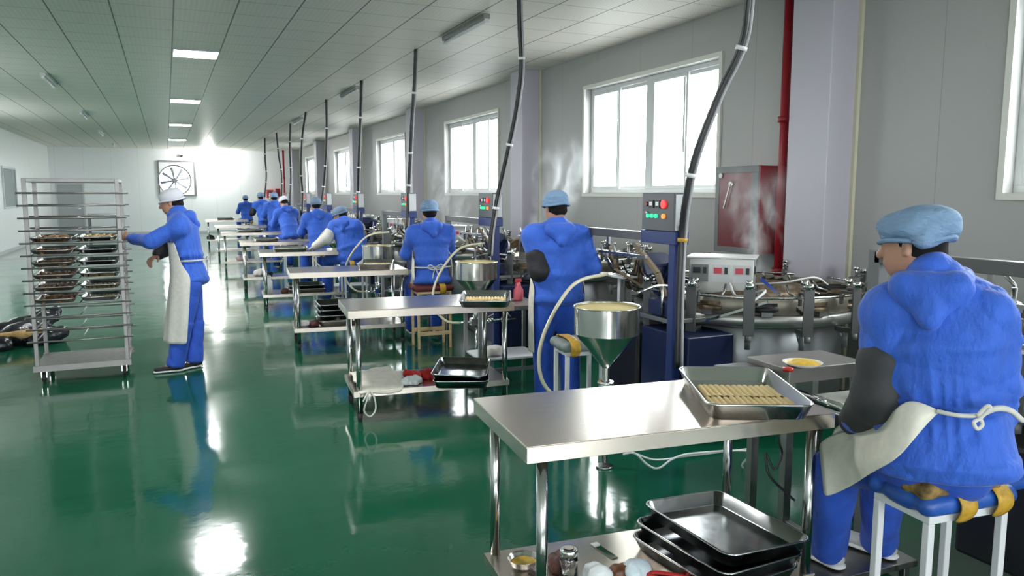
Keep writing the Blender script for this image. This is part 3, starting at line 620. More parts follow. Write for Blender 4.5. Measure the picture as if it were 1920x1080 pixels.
# ------------------------------------------------------------ tray rack
rk = empty('tray_rack', (-.70, 7.7, 0), 0, 'tall wheeled steel tray rack at the left of the aisle', 'rack'); X0, X1, Y0, Y1 = -.36, .32, -.28, .28; rm = mat('rack_steel', (.22, .215, .21), .45, .9, rvar=.05)
for x in (X0, X1):
    for y in (Y0, Y1):
        m = MB(); m.bb(x - .016, x + .016, y - .016, y + .016, .12, 1.72); m.build('post', rm, rk, bevel=.003)
m = MB()
for y in (Y0, Y1): m.bb(X0 + .016, X1 - .016, y - .014, y + .014, 1.69, 1.72)
for x in (X0, X1): m.bb(x - .014, x + .014, Y0 + .016, Y1 - .016, 1.69, 1.72)
m.build('top_frame', rm, rk, bevel=.003)
LZ = [1.60 - .1035 * k for k in range(13)]
for z in LZ:
    m = MB()
    for y in (Y0 - .022, Y1 + .022): m.cyl((X0 - .06, y, z), (X1 + .06, y, z), .0075, n=8)
    for x in (X0 - .0, X0 + .34, X1): m.cyl((x, Y0 - .022, z - .004), (x, Y1 + .022, z - .004), .005, n=6)
    m.build('shelf_rail', rm, rk)
m = MB(); m.bb(X0 - .02, X1 + .02, Y0 - .02, Y1 + .02, .135, .15); m.bb(X0 - .03, X1 + .03, Y0 - .03, Y0 - .02, .105, .155); m.bb(X0 - .03, X1 + .03, Y1 + .02, Y1 + .03, .105, .155); m.build('base_shelf', rm, rk)
for x in (X0 + .04, X1 - .03):
    for y in (Y0 + .04, Y1 - .04):
        m = MB(); m.cyl((x - .013, y, .05), (x + .013, y, .05), .048, n=20); c_ = m.build('wheel', RUBBER, rk)
        m = MB(); m.bb(x - .022, x - .016, y - .02, y + .02, .045, .12); m.bb(x + .016, x + .022, y - .02, y + .02, .045, .12); m.bb(x - .025, x + .025, y - .03, y + .03, .115, .125); m.build('caster_fork', CHROME, c_)
rnd = random.Random(9)
nm = ['fifth', 'sixth', 'seventh', 'eighth', 'ninth', 'tenth']
for i in range(6):
    z = LZ[4 + i] + .0085
    a = tray((-.70 - .20, 7.7, z), 0, 'left-hand tray of brown egg rolls on the %s level of the rack' % nm[i], w=.31, l=.58, h=.035, group='trays on the rack', m_=DSTEEL if i else TRAYM)
    for row, (yy, cnt) in enumerate(((-.17, 9), (.06, 9))):
        for q in range(cnt): roll((-.90 - .115 + .029 * q, 7.7 + yy + rnd.uniform(-.02, .02), z + .018 + (.012 if i == 0 else 0) * (q % 2)), rnd.uniform(-.3, .3), .19, .0135, 'brown egg rolls on the rack', '%s brown roll from the left, %s row, left tray, %s rack level' % (ORD[q], ('front', 'rear')[row], nm[i]), True)
    if i != 9:
        b = tray((-.70 + .145, 7.7, z), 0, 'right-hand tray %s %s level of the rack' % ('of golden rolls on the' if i == 0 else 'on the', nm[i]), w=.31, l=.58, h=.035, group='trays on the rack', m_=TRAYM, tilt=(math.radians(-1.0 if i > 1 else 0), 0))
        if i in (0, 4, 5):
            for row, (yy, cnt) in enumerate(((-.17, 9), (.06, 9)) if i == 0 else ((-.15, 9),)):
                for q in range(cnt): roll((-.555 - .115 + .029 * q, 7.7 + yy + rnd.uniform(-.01, .01), z + .019 + (.012 if i == 0 else 0) * (q % 2)), rnd.uniform(-.1, .1), .19, .0135, 'golden egg rolls on the rack', '%s golden roll from the left, %s row, right tray, %s rack level' % (ORD[q], ('front', 'rear')[row], nm[i]))
# ------------------------------------------------------------ rotary egg roll machines
def machine(loc, label, opened, det=True):
    e = empty('egg_roll_machine', loc, 0, label, 'machine', 'rotary egg roll machines'); c, s = math.cos, math.sin
    m = MB(); m.lathe([(.001, .12), (.66, .12), (.68, .14), (.68, .70), (.66, .72), (.001, .72)], n=56); m.build('drum', mat('drum_steel', (.42, .43, .45), .35, .85, bump=.05, bscale=3, rvar=.08), e)
    for k in range(6): t = k * PI / 3 + .3; m = MB(); m.cyl((.56 * c(t), .56 * s(t), 0), (.56 * c(t), .56 * s(t), .12), .03, n=12); m.build('leg', GREYP, e)
    m = MB(); m.lathe([(.001, .72), (.77, .725), (.81, .735), (.82, .74), (.82, .80), (.81, .81), (.50, .815), (.48, .84), (.001, .84)], n=72); m.build('deck', mat('deck_steel', (.46, .45, .43), .38, .9), e)
    m = MB(); m.lathe([(.30, .842), (.42, .842), (.46, .90), (.40, .93), (.30, .90), (.30, .842)], n=40); m.build('burner_ring', MOLDB, e)
    m = MB(); m.lathe([(.795, .815), (.80, .82), (.80, .915), (.795, .92), (.785, .92), (.785, .815)], n=72); m.build('ring_wall', mat('tan_stained_steel', (.30, .27, .22), .45, .7, cvar=.2, bscale=8), e)
    m = MB(); m.tube([(.86 * c(2 * PI * k / 64), .86 * s(2 * PI * k / 64), .935) for k in range(64)], .009, 8, closed=True); m.build('rail', STEEL, e)
    for k in range(14):
        t = 2 * PI * k / 14 + .12; cx, cy = .69 * c(t), .69 * s(t); rd = Vector((c(t), s(t), 0)); tg = Vector((-s(t), c(t), 0))
        m = MB(); m.lathe([(.001, .83), (.12, .83), (.135, .84), (.135, .862), (.12, .868), (.001, .868)], (cx, cy, 0), 24)
        mo = m.build('mold', MOLDB if k % 3 else IRON, e)
        m = MB(); m.box((cx + c(t) * .12, cy + s(t) * .12, .825), (.09, .07, .03), t); m.build('hinge_block', DSTEEL, mo)
        ang = opened.get(k, 0); hp = Vector((cx, cy, .87)) + rd * .14
        R = Matrix.Rotation(math.radians(ang), 3, tg) ; m = MB(); n = 24; vs = []
        for z in (0, .022):
            for q in range(n): a_ = 2 * PI * q / n; vs.append(hp + R @ (rd * (-.14 + .13 * c(a_)) + tg * (.13 * s(a_)) + Vector((0, 0, z + .002))))
        m.add(vs, [tuple(range(n))[::-1], tuple(range(n, 2 * n))] + [(q, (q + 1) % n, n + (q + 1) % n, n + q) for q in range(n)])
        for q in (-.07, 0, .07): m.bar(hp + R @ (rd * -.24 + tg * q + Vector((0, 0, .03))), hp + R @ (rd * -.04 + tg * q + Vector((0, 0, .03))), .012, .018)
        li = m.build('lid', NAVY if ang > 40 and k % 2 else IRON if k % 2 else MOLDB, mo)
        m = MB(); m.tube([hp + R @ (rd * -.26 + Vector((0, 0, .03))), hp + R @ (rd * -.33 + Vector((0, 0, .05))), hp + R @ (rd * -.36 + Vector((0, 0, .10)))], .009, 8); m.build('lid_handle', DSTEEL, mo)
    for k in range(16):
        t = 2 * PI * k / 16 + math.radians(253); r0 = .94; m = MB(); up = Vector((0, 0, 1)); P = lambda r, z: Vector((r * c(t), r * s(t), z)); tg = Vector((-s(t), c(t), 0))
        m.bar(P(r0, .70), P(r0, 1.0), .07, .012, up=P(1, 0)); m.bar(P(r0, .715), P(.80, .715), .03, .03); m.bar(P(r0, .965), P(.83, .965), .025, .012); m.bar(P(.83, .965), P(.83, .88), .02)
        m.bar(P(r0, .99), P(.88, .99), .05, .012); b = m.build('bracket', mat('bracket_grey', (.13, .13, .13), .4, .5), e, bevel=.002)
        m = MB(); m.cyl(P(r0, .66), P(r0, .70), .02, n=10); m.cyl(P(.87, .60), P(.87, .70), .018, n=10); m.bar(P(.87, .62), P(.80, .72), .018); m.build('roller', GREYP, b)
        m = MB(); m.cyl(P(.88, .965), P(.88, 1.05), .010, n=10); m.cyl(P(.88, 1.02), P(.88, 1.05), .022, n=10); m.cyl(P(r0 - .0, 1.0), P(r0, 1.035), .028, n=12); m.build('adjusting_screw', CHROME, b)
    # gantry along the aisle side
    gx, g0, g1 = -1.02, -.52, .86
    m = MB(); m.bb(gx - .03, gx + .03, g1 - .03, g1 + .03, 0, 1.35); m.build('rear_post', GREYP, e, bevel=.004)
    m = MB(); m.bb(gx - .03, gx + .03, g0 + .31, g1 + .0, 1.29, 1.345); m.build('beam', mat('beam_paint', (.10, .098, .092), .4), e, bevel=.003)
    m = MB(); m.bb(gx - .032, gx + .032, g0 - .032, g0 + .032, 0, 1.29); m.build('front_post', NAVYL, e, bevel=.004)
    m = MB(); m.bb(gx - .05, gx + .06, g0 - .05, g0 + .32, 1.28, 1.36); m.build('box_bracket', NAVYL, e, bevel=.004)
    bx = MB(); bx.bb(gx - .05, gx + .06, g0 - .04, g0 + .31, 1.362, 1.60); cb = bx.build('control_box', mat('control_grey', (.085, .09, .10), .4), e, bevel=.005)
    x = gx - .052
    for i, (yy, z, r, mm) in enumerate(((.23, 1.455, .013, LGRN), (.185, 1.455, .013, LGRN), (.14, 1.455, .013, LGRN), (.06, 1.455, .015, LORG), (.06, 1.53, .026, LRED), (.25, 1.53, .015, DRED), (.245, 1.475, .008, CHROME))):
        m = MB(); m.cyl((x + .004, g0 + yy, z), (x - .012, g0 + yy, z), r, n=14); m.build('push_button', mm, cb)
    for yy in (.195, .125):
        m = MB(); m.bb(x - .008, x + .004, g0 + yy - .024, g0 + yy + .024, 1.505, 1.555); m.build('display', BLACK, cb); m = MB(); m.bb(x - .011, x - .008, g0 + yy - .016, g0 + yy + .016, 1.52, 1.545); m.build('dial', WHITEP, cb)
    m = MB(); m.bb(gx - .04, gx + .05, g0 - .047, g0 - .041, 1.37, 1.59); m.build('side_plate', LGREY, cb)
    # front cabinet, black box filling the dark area beside the drum, batter arm
    m = MB(); m.bb(-.98, -.62, g0 - .1, g0 + .42, .10, .70); m.build('front_cabinet', NAVY, e, bevel=.008)
    m = MB(); m.bb(-1.0, -.60, g0 + .44, g0 + .95, .12, .64); m.build('black_box', BLACK, e, bevel=.02)
    m = MB(); m.bb(-1.0, -.72, g0 + .06, g0 + .46, .76, .79); m.build('catch_plate', DSTEEL, e, bevel=.003)
    m = MB(); m.bb(-.99, -.86, g0 + .12, g0 + .34, .795, .90); m.build('pump_housing', NAVY, e, bevel=.01)
    m = MB(); m.tube(spline([(-1.22, g0 + .12, .97), (-1.05, g0 + .16, 1.0), (-.9, g0 + .18, .99), (-.75, g0 + .2, .97)], 5), .010, 8); m.cyl((-1.0, g0 + .16, .80), (-1.0, g0 + .16, 1.0), .008, n=8); m.build('batter_nozzle', STEEL, e)
    for k, (a_, b_) in enumerate((((-1.0, g0 + .75, 1.06), (-.72, g0 + .62, .86)), ((-.86, g0 + 1.1, 1.1), (-.7, g0 + .85, .86)), ((-.95, g0 + .9, 1.14), (-.74, g0 + .95, .88)))):
        m = MB(); m.bar(a_, b_, .035, .02); m.cyl(a_, Vector(a_) + Vector((0, 0, .07)), .012, n=8); m.build('lever', MOLDB if k != 1 else DSTEEL, e, bevel=.003)
    Rl = Matrix.Rotation(math.radians(-28), 3, 'X'); lc = Vector((-.80, -.02, 1.09)); m = MB(); L2 = [[lc + Rl @ Vector((x_, yy, z_)) for (x_, z_, _q) in rrect(.24, .20, .07, 0)] for yy in (-.014, .014)]; loops(m, L2, True, True); m.bar(lc + Rl @ Vector((-.08, -.02, .0)), lc + Rl @ Vector((.08, -.02, .0)), .012, .02); m.build('raised_lid', NAVY, e)
    m = MB(); m.bar((-.99, -.02, 1.25), (-.90, -.16, 1.06), .05, .03); m.bar((-.90, -.16, 1.06), (-.86, -.20, .90), .06, .035); m.build('wiping_arm', mat('tan_brown_paint', (.20, .15, .10), .5), e, bevel=.006)
    m = MB(); m.bb(-.95, -.68, g0 + .72, g0 + .98, .985, 1.0); m.bb(-.9, -.87, g0 + .84, g0 + .87, .72, .985); m.build('top_plate', mat('white_plate', (.62, .62, .60), .3), e, bevel=.003)
    m = MB(); m.bar((-.96, g0 + .9, 1.23), (-.96, g0 + .9, 1.29), .02)
    for yy in (.45, .62, .8, .98): m.cyl((gx + .05, g0 + yy, 1.10), (gx + .05, g0 + yy, 1.24), .011, n=8)
    m.bar((gx + .05, g0 + .40, 1.17), (gx + .05, g0 + 1.1, 1.17), .018); m.build('pneumatic_row', DSTEEL, e)
    m = MB()
    for q in range(3): m.tube(spline([(gx + .05, g0 + .5 + .2 * q, 1.12), (gx + .14, g0 + .55 + .2 * q, 1.02), (gx + .3, g0 + .5 + .22 * q, .98), (gx + .36, g0 + .6 + .15 * q, .86)], 6), .006, 6)
    m.build('air_line', BLACK, e)
    # middle control housing with displays
    M = Matrix.Rotation(math.radians(-45), 3, 'Z'); bc = Vector((-.30, -.10, 0)); dm = mat('housing_steel', (.50, .50, .48), .35, .7)
    m = MB(); m.box(bc + Vector((0, 0, 1.02)), (.44, .26, .25), M=M); hb = m.build('display_housing', dm, e, bevel=.004)
    m = MB(); m.box(bc + Vector((0, 0, 1.152)), (.47, .30, .012), M=M); m.build('lid_plate', mat('white_top', (.70, .70, .70), .35), hb, bevel=.002)
    m = MB(); m.cyl(bc + Vector((0, 0, .84)), bc + Vector((0, 0, .895)), .12, n=24); m.build('column', DSTEEL, hb)
    for q, mm in ((-.145, BLACK), (0, LRED), (.145, LRED)):
        m = MB(); m.box(bc + M @ Vector((q, -.134, 0)) + Vector((0, 0, 1.04)), (.12, .006, .12), M=M); f_ = m.build('module_face', GREYP if q < 0 else LGREY, hb)
        m = MB(); m.box(bc + M @ Vector((q - .02, -.139, 0)) + Vector((0, 0, 1.06)), (.052, .006, .04), M=M); m.build('display', mat('dim_red_display', (.35, .03, .05), .3, emis=.15) if mm is LRED else BLACK, f_)
        m = MB(); m.box(bc + M @ Vector((q + .036, -.139, 0)) + Vector((0, 0, 1.06)), (.022, .006, .045), M=M); m.build('switch', BLACK, f_)
    m = MB(); m.box(bc + M @ Vector((.224, -.03, 0)) + Vector((0, 0, 1.06)), (.008, .07, .05), M=M); m.build('switch', BLACK, hb)
    m = MB(); m.tube(spline([bc + Vector((.2, -.1, .95)), bc + Vector((.3, -.3, .98)), bc + Vector((.45, -.42, 1.02)), bc + Vector((.6, -.4, .96))], 6), .007, 6); m.build('gas_hose', WHITEP, hb); m = MB(); m.tube(spline([bc + Vector((-.1, -.2, .98)), bc + Vector((-.2, -.4, .92)), bc + Vector((-.15, -.6, .98)), bc + Vector((-.3, -.62, .9))], 6), .009, 6); m.build('gas_hose', WHITEP, hb)
    m = MB(); m.bar((-.42, -.62, 1.05), (-.2, -.78, .82), .02); m.bar((-.72, -.44, .76), (-.5, -.78, .92), .016); m.build('brace_rod', CHROME, e)
    return e
MY = [1.6, 4.49, 7.4, 10.2, 13.1, 15.8, 18.2, 21.3, 24.6, 27.0]
ML = ['rotary egg roll machine to the right of the nearest seated worker', 'rotary egg roll machine in front of the red fire cabinet', 'rotary egg roll machine left of the standing worker, second hose from the right', 'rotary egg roll machine right of the worker seated behind the second table', 'rotary egg roll machine beside the leaning worker', 'rotary egg roll machine at the fifth window bay', 'rotary egg roll machine behind the middle workers', 'rotary egg roll machine behind the standing far worker', 'second to last rotary egg roll machine', 'farthest rotary egg roll machine']
MC = [machine((3.92, MY[0], 0), ML[0], {4: 50, 5: 72, 6: 80, 7: 64})]
for k in range(1, 10): MC.append(clone(MC[0], (3.92, MY[k], 0), 0, ML[k]))
# ------------------------------------------------------------ supply conduits dropping from the ceiling
PTH = {0: None, 1: [(1412, -60), (1403, 0), (1388, 90), (1346, 180), (1304, 290), (1284, 380), (1277, 450), (1272, 560), (1270, 690)],
       2: [(972, -7), (974, 60), (976, 130), (968, 200), (952, 280), (932, 370), (921, 430), (917, 480)], 3: [(779, 90), (776, 160), (771, 230), (768, 300), (765, 360), (762, 430)],
       4: [(677, 155), (675, 220), (672, 300), (671, 360), (670, 410)], 5: [(611, 188), (612, 240), (610, 300), (606, 350), (601, 385)], 6: [(573, 208), (566, 260), (564, 320), (567, 360), (566, 400)],
       7: [(544, 232), (543, 280), (545, 330), (543, 385)], 8: [(518, 250), (522, 290), (528, 330), (528, 380)], 9: [(496, 258), (497, 300), (499, 330), (496, 370)]}
for k, path in PTH.items():
    if not path: continue
    x1, y1, z1 = 2.86, MY[k] - .56, 0; d1 = FW.dot(Vector((x1, y1, 1.35)) - CAMP); yt = MY[k] - .9; d0 = FW.dot(Vector((2.95, yt, ZC)) - CAMP)
    n = len(path); pts = []
    for i, (u, v) in enumerate(path):
        f = min(1, i / (n - 1) * 1.35); p = A(u, v, d0 + (d1 - d0) * f); p.z = min(p.z, ZC + .0); pts.append(p)
    pts[0].z = ZC; S = spline(pts, 10); r = .017
    m = MB(); rr = [r * (1 + .10 * (i % 2)) for i in range(len(S))]; m.tube(S, rr, 10)
    l = ('', 'near black conduit curving down past the big window to the machine by the fire cabinet', 'second conduit curving down in front of the column between the windows', 'third conduit from the right hanging behind the seated worker', 'fourth conduit from the right hanging straight down', 'fifth conduit from the right, near the leaning worker', 'sixth conduit from the right', 'seventh conduit from the right', 'eighth conduit, second from the far end', 'farthest conduit hanging from the ceiling')[k]
    o = tag(m.build('supply_conduit', BLACK), l, 'conduit', 'conduits hanging over the machines')
    m = MB(); m.tube([p + Vector((.026, -.008, 0)) for p in S], .011, 8); m.build('air_hose', mat('grey_hose', (.35, .34, .36), .4), o)
    q = len(S)
    for f in (.25, .55, .75): m = MB(); i = int(q * f); dd = (S[i + 1] - S[i]).normalized(); m.tube([S[i] - dd * .012 + Vector((.008, 0, 0)), S[i] + dd * .012 + Vector((.008, 0, 0))], .034, 10); m.build('cable_tie', YTAPE if k == 1 and f == .75 else WHITEP, o)
# ------------------------------------------------------------ batter hoppers
def hopper(p, label, s=1.0):
    """p = centre of the rim"""
    z = p.z; e = empty('batter_hopper', (p.x, p.y, 0), 0, label, 'hopper', 'steel batter hoppers'); r = .188
    m = MB()
    for pf in ([(.022, z - .44), (.022, z - .36)], [(.022, z - .36), (r, z - .155)], [(r, z - .155), (r, z)], [(r, z), (r + .008, z + .003), (r + .008, z - .004), (r - .005, z - .004)], [(r - .005, z - .004), (r - .005, z - .153)], [(r - .005, z - .153), (.018, z - .355)]): m.lathe(pf, n=48)
    pass; m.build('funnel', mat('polished_steel', (.58, .58, .56), .17, 1.), e)
    m = MB(); m.lathe([(r - .006, z - .012), (r - .05, z - .016), (.08, z - .014), (.001, z - .018)], n=40); m.build('batter', BATTER, e)
    m = MB(); m.cyl((0, 0, z - .52), (0, 0, z - .44), .035, n=20); m.cyl((0, 0, z - .455), (0, 0, z - .44), .05, n=20); m.bb(-.06, .06, -.035, .035, z - .58, z - .515); m.build('valve_body', CHROME, e, bevel=.004)
    m = MB(); m.cyl((-.05, 0, z - .55), (-.17, 0, z - .55), .012, n=12); m.cyl((.05, 0, z - .545), (.40, .03, z - .555), .011, n=12); m.cyl((.12, 0, z - .545), (.16, 0, z - .545), .022, n=12); m.cyl((.26, .02, z - .555), (.31, .02, z - .555), .022, n=12); m.build('pipe_run', CHROME, e)
    m = MB(); m.bar((.10, 0, z - .52), (.17, .0, z - .49), .018, .006); m.tube(spline([(.26, .02, z - .54), (.30, .02, z - .49), (.35, .02, z - .53)], 5), .007, 8); m.bar((-.10, 0, z - .54), (-.10, 0, z - .50), .014); m.build('valve_handle', CHROME, e)
    m = MB(); m.cyl((0, 0, .03), (0, 0, z - .58), .015, n=12)
    m.cyl((0, 0, 0), (0, 0, .012), .05, n=20)
    m.build('stand', PIPE, e)
    m = MB(); m.tube(spline([(-.17, 0, z - .55), (-.28, .03, z - .53), (-.37, .08, z - .42), (-.37, .12, z - .26), (-.28, .18, z - .10), (-.12, .26, z + .06), (.02, .32, z + .12), (.24, .40, z + .135)], 8), .011, 10); m.build('batter_hose', HOSEM, e)
    return e
hopper(A(1138, 574, 4.4), 'nearest batter hopper, full of batter, behind the nearest work table')
h2 = hopper(Vector((2.53, 6.446, .985)), 'batter hopper right of the worker seated behind the second table')
hopper(Vector((2.284, 9.02, .98)), 'batter hopper beside the leaning worker, left of the seated worker')
hopper(Vector((2.45, 12.2, .98)), 'small distant batter hopper with an arching hose beside the far seated worker')
# cables under the first table
m = MB(); m.tube(spline([A(1168, 852, 4.1), A(1190, 850, 4.1), A(1215, 872, 4.15), A(1235, 878, 4.15), A(1262, 860, 4.2), A(1300, 850, 4.3), A(1400, 846, 4.4), Vector((2.95, 3.35, .05)), Vector((3.0, 3.4, .007))], 8), .006, 8); m.tube(spline([A(1190, 850, 4.1), A(1230, 862, 4.2), A(1290, 855, 4.3), A(1400, 842, 4.4)], 8), .005, 8)
tag(m.build('power_cable', WHITEP), 'white cables looping low behind the nearest work table', 'cable')
m = MB(); m.tube(spline([Vector((2.64, 2.68, .728)), A(1462, 815, 3.3), A(1466, 850, 3.3), A(1452, 880, 3.3), A(1436, 850, 3.32), A(1442, 890, 3.3), A(1470, 920, 3.3), A(1490, 938, 3.3)], 8), .005, 8)
tag(m.build('power_cable', BLACK), 'thin black cable dangling behind the right end of the nearest table', 'cable')
# ------------------------------------------------------------ rolling bench between the nearest table and its machine
e = empty('rolling_bench', (2.56, 2.62, 0), math.radians(-3), 'grey steel bench with a yellow bowl left of the nearest seated worker', 'bench'); BN = e
m = MB(); m.bb(0, .46, 0, .30, .73, .80); m.build('bench_top', mat('bench_steel', (.33, .32, .30), .35, .8), e, bevel=.004)
for x in (.03, .43):
    for y in (.03, .27): m = MB(); m.bb(x - .02, x + .02, y - .02, y + .02, 0, .73); m.build('leg', DSTEEL, e)
m = MB(); m.bb(-.20, .0, .10, .30, .735, .775); m.bb(-.30, -.20, .14, .30, .70, .74); m.build('side_box', IRON, e, bevel=.006)
m = MB(); m.bb(.06, .44, -.34, -.03, .665, .68); m.build('rolling_board', mat('pale_board', (.50, .50, .46), .4), e, bevel=.003)
m = MB(); m.cyl((.05, -.02, .69), (.05, -.34, .69), .016, n=14); m.cyl((.01, -.02, .67), (.01, -.36, .67), .01, n=10); m.build('roller', CHROME, e)
m = MB(); m.bb(.06, .44, -.34, -.32, .60, .664); m.bb(.06, .08, -.32, -.0, .60, .664); m.build('board_frame', IRON, e)
m = MB(); m.bb(-.26, .26, -.52, -.24, .05, .078); m.bb(-.24, -.21, -.24, .05, .0, .05); m.bb(.02, .05, -.24, .02, .04, .07); m.bb(-.24, -.21, -.50, -.47, 0, .05); m.bb(.21, .24, -.50, -.47, 0, .05); m.build('footrest', DSTEEL, e, bevel=.003)
e = empty('shallow_dish', tuple(A(1505, 672, 3.58).xy) + (.80,), 0, 'shallow white dish of yellow filling on the grey bench', 'dish')
m = MB(); m.lathe([(.001, 0), (.06, 0), (.088, .018), (.090, .018), (.062, -.0), (.001, .003)]); m.build('dish', WHITEP, e, loc=(0, 0, .001)); m = MB(); m.lathe([(.080, .014), (.05, .026), (.02, .030), (.001, .031)]); m.build('filling', YOLK, e)
m = MB(); m.lathe([(.001, 0), (.024, 0), (.025, .012), (.02, .016), (.001, .016)], n=20); o = m.build('bottle_cap', mat('red_plastic', (.6, .03, .02), .35)); o.location = tuple(A(1478, 678, 3.47).xy) + (.801,); tag(o, 'small red bottle cap beside the yellow dish on the grey bench', 'bottle cap')  # a bottle cap lying on the bench
# ------------------------------------------------------------ stools and low stands
def stool(loc, rz, label, w=.30, d=.24, h=.60, seat=None, leg=WPAINT, name='stool', tapes=(-.06, .12), lo=False):
    e = empty(name, loc, rz, label, 'stool', 'worker stools'); q = .013
    for x in (-w / 2 + q, w / 2 - q):
        for y in (-d / 2 + q, d / 2 - q): m = MB(); m.bb(x - q, x + q, y - q, y + q, 0, h - .03); m.build('leg', leg, e, bevel=.003)
    m = MB(); m.bb(-w / 2, w / 2, -d / 2, d / 2, h - .03, h); m.build('seat_frame', leg, e, bevel=.003)
    if lo: m = MB(); m.bb(-w / 2 + .02, w / 2 - .02, -d / 2 + q - .01, -d / 2 + q + .01, .14, .18); m.build('stretcher', leg, e); m = MB(); m.bb(-w / 2 + .02, w / 2 - .02, d / 2 - q - .01, d / 2 - q + .01, .14, .18); m.build('stretcher', leg, e)
    if seat: 
        c_ = sdf_obj('cushion', [Pr((-w / 2 + .005, y, h + .028), (w / 2 - .005, y, h + .028), .034, .034, .03) for y in (-d / 2 + .012, -d / 6, 0, d / 6, d / 2 - .012)], .008, seat, e, wrinkle(6, .003, 18))
        for x in tapes:
            m = MB(); rows = []
            for xx in (x - .032, x + .032): rows.append([(xx + .004 * math.sin(k), y, z) for k, (y, z) in enumerate(((-d / 2 - .008, h - .035), (-d / 2 - .042, h + .01), (-d / 2 - .036, h + .05), (-d / 2 + .01, h + .082), (0, h + .080), (d / 2 - .01, h + .082), (d / 2 + .042, h + .02), (d / 2 + .008, h - .035)))])
            m.grid(rows); m.build('tape_strap', YTAPE, e, solid=.004, sub=2)
    return e
S1 = stool((2.30, 1.655, 0), math.radians(-6), 'white-legged stool with a taped blue cushion under the nearest worker', w=.33, d=.23, h=.60, seat=SEATB, tapes=(-.05, .10))
sd = sdf_obj('side_cushion', [Pr((.12, .03, .632), (.34, .06, .628), .035, .03, .03), Pr((.12, -.04, .632), (.32, -.03, .628), .035, .03, .03)], .008, SEATB, S1, wrinkle(9, .003, 18))
sdf_obj('patterned_pad', [Pr((-.13, -.03, .668), (.11, -.03, .668), .014, .014, .03, (0, 1, 0), .05, .05, .05), Pr((-.14, .08, .67), (.10, .08, .67), .022, .022, .03), Pr((-.165, -.095, .672), (.10, -.11, .672), .022, .020, .03), Pr((-.165, -.095, .672), (-.15, .08, .675), .024, .022, .03)], .008, CAMO, S1, wrinkle(10, .003, 20))
stool(tuple(A(1084, 735, 5.05).xy) + (0,), math.radians(-8), 'white stool with a taped grey cushion behind the standing worker', w=.26, d=.24, h=.60, seat=mat('grey_seat', (.22, .25, .25), .6), tapes=(-.08, .08))
stool((2.48, 7.62, 0), math.radians(-4), 'pale wooden stool under the worker behind the second table', w=.36, d=.30, h=.60, seat=mat('maroon_seat', (.10, .012, .015), .6), leg=WOOD, tapes=(.08,), lo=True)
for (x, y, l) in ((2.36, 10.72, 'stool under the leaning worker at the fourth table'), (2.32, 12.8, 'stool under the fifth worker along the row'), (2.31, 16.2, 'stool under the sixth worker along the row'), (2.46, 27.4, 'stool under the farthest seated worker')):
    stool((x, y, 0), 0, l, w=.32, d=.28, h=.60, seat=SEATB)
def stand(x, y, label, w=.55, d=.42):
    e = empty('machine_stand', (x, y, 0), math.radians(-4), label, 'stand', 'low steel stands beside the machines')
    for sx in (-1, 1):
        for sy in (-1, 1): m = MB(); m.bb(sx * w / 2 - .015, sx * w / 2 + .015, sy * d / 2 - .015, sy * d / 2 + .015, 0, .62); m.build('leg', DSTEEL, e)
    m = MB(); m.bb(-w / 2 - .02, w / 2 + .02, -d / 2 - .02, d / 2 + .02, .62, .66); m.build('stand_top', DSTEEL, e, bevel=.004)
    m = MB(); m.bb(-w / 2, w / 2, -d / 2, d / 2, .20, .215); m.build('lower_shelf', LGREY, e)
    for y_ in (-d / 2, d / 2): m = MB(); m.bb(-w / 2, w / 2, y_ - .012, y_ + .012, .10, .13); m.build('stretcher', GREYP, e)
    return e
ST = [stand(2.62, 6.05, 'low steel stand with bottles between the second table and its machine'), stand(2.55, 8.95, 'low steel stand right of the third table'), stand(2.5, 11.7, 'low steel stand right of the fourth table')]
e = empty('spray_bottle', (2.80, 6.12, .661), 0, 'pinkish red spray bottle on the low stand left of the standing worker', 'bottle')
m = MB(); m.lathe([(.001, 0), (.042, 0), (.044, .01), (.044, .09), (.02, .13), (.016, .16), (.001, .16)], n=20); m.build('bottle_body', mat('pink_plastic', (.62, .12, .16), .3), e); m = MB(); m.bb(-.03, .025, -.012, .012, .16, .19); m.bar((-.02, 0, .16), (-.035, 0, .12), .008); m.build('spray_head', mat('red_cap', (.5, .05, .07), .4), e)
crumple('white_cloth', (2.55, 6.0, .661), (.1, .08, .09), 'white cloth heaped on the low stand beside the spray bottle', 'cloth', WHITEC, 41, h=.01)
crumple('white_cloth', (2.55, 6.0, .216), (.20, .12, .06), 'white cloth lying on the lower shelf of the stand behind the second table', 'cloth', WHITEC, 42, h=.012)
crumple('white_cloth', (2.45, 8.9, .661), (.1, .08, .05), 'white cloth on the low stand right of the third table', 'cloth', WHITEC, 43, h=.012)
# small table at the far left behind the rack
e = empty('side_table', (-2.2, 32.8, 0), 0, 'low grey table against the back wall behind the rack', 'table'); m = MB(); m.bb(-.5, .5, -.3, .3, .78, .84); m.build('tabletop', LGREY, e)
for x in (-.46, .46):
    for y in (-.26, .26): m = MB(); m.bb(x - .03, x + .03, y - .03, y + .03, 0, .78); m.build('leg', GREYP, e)
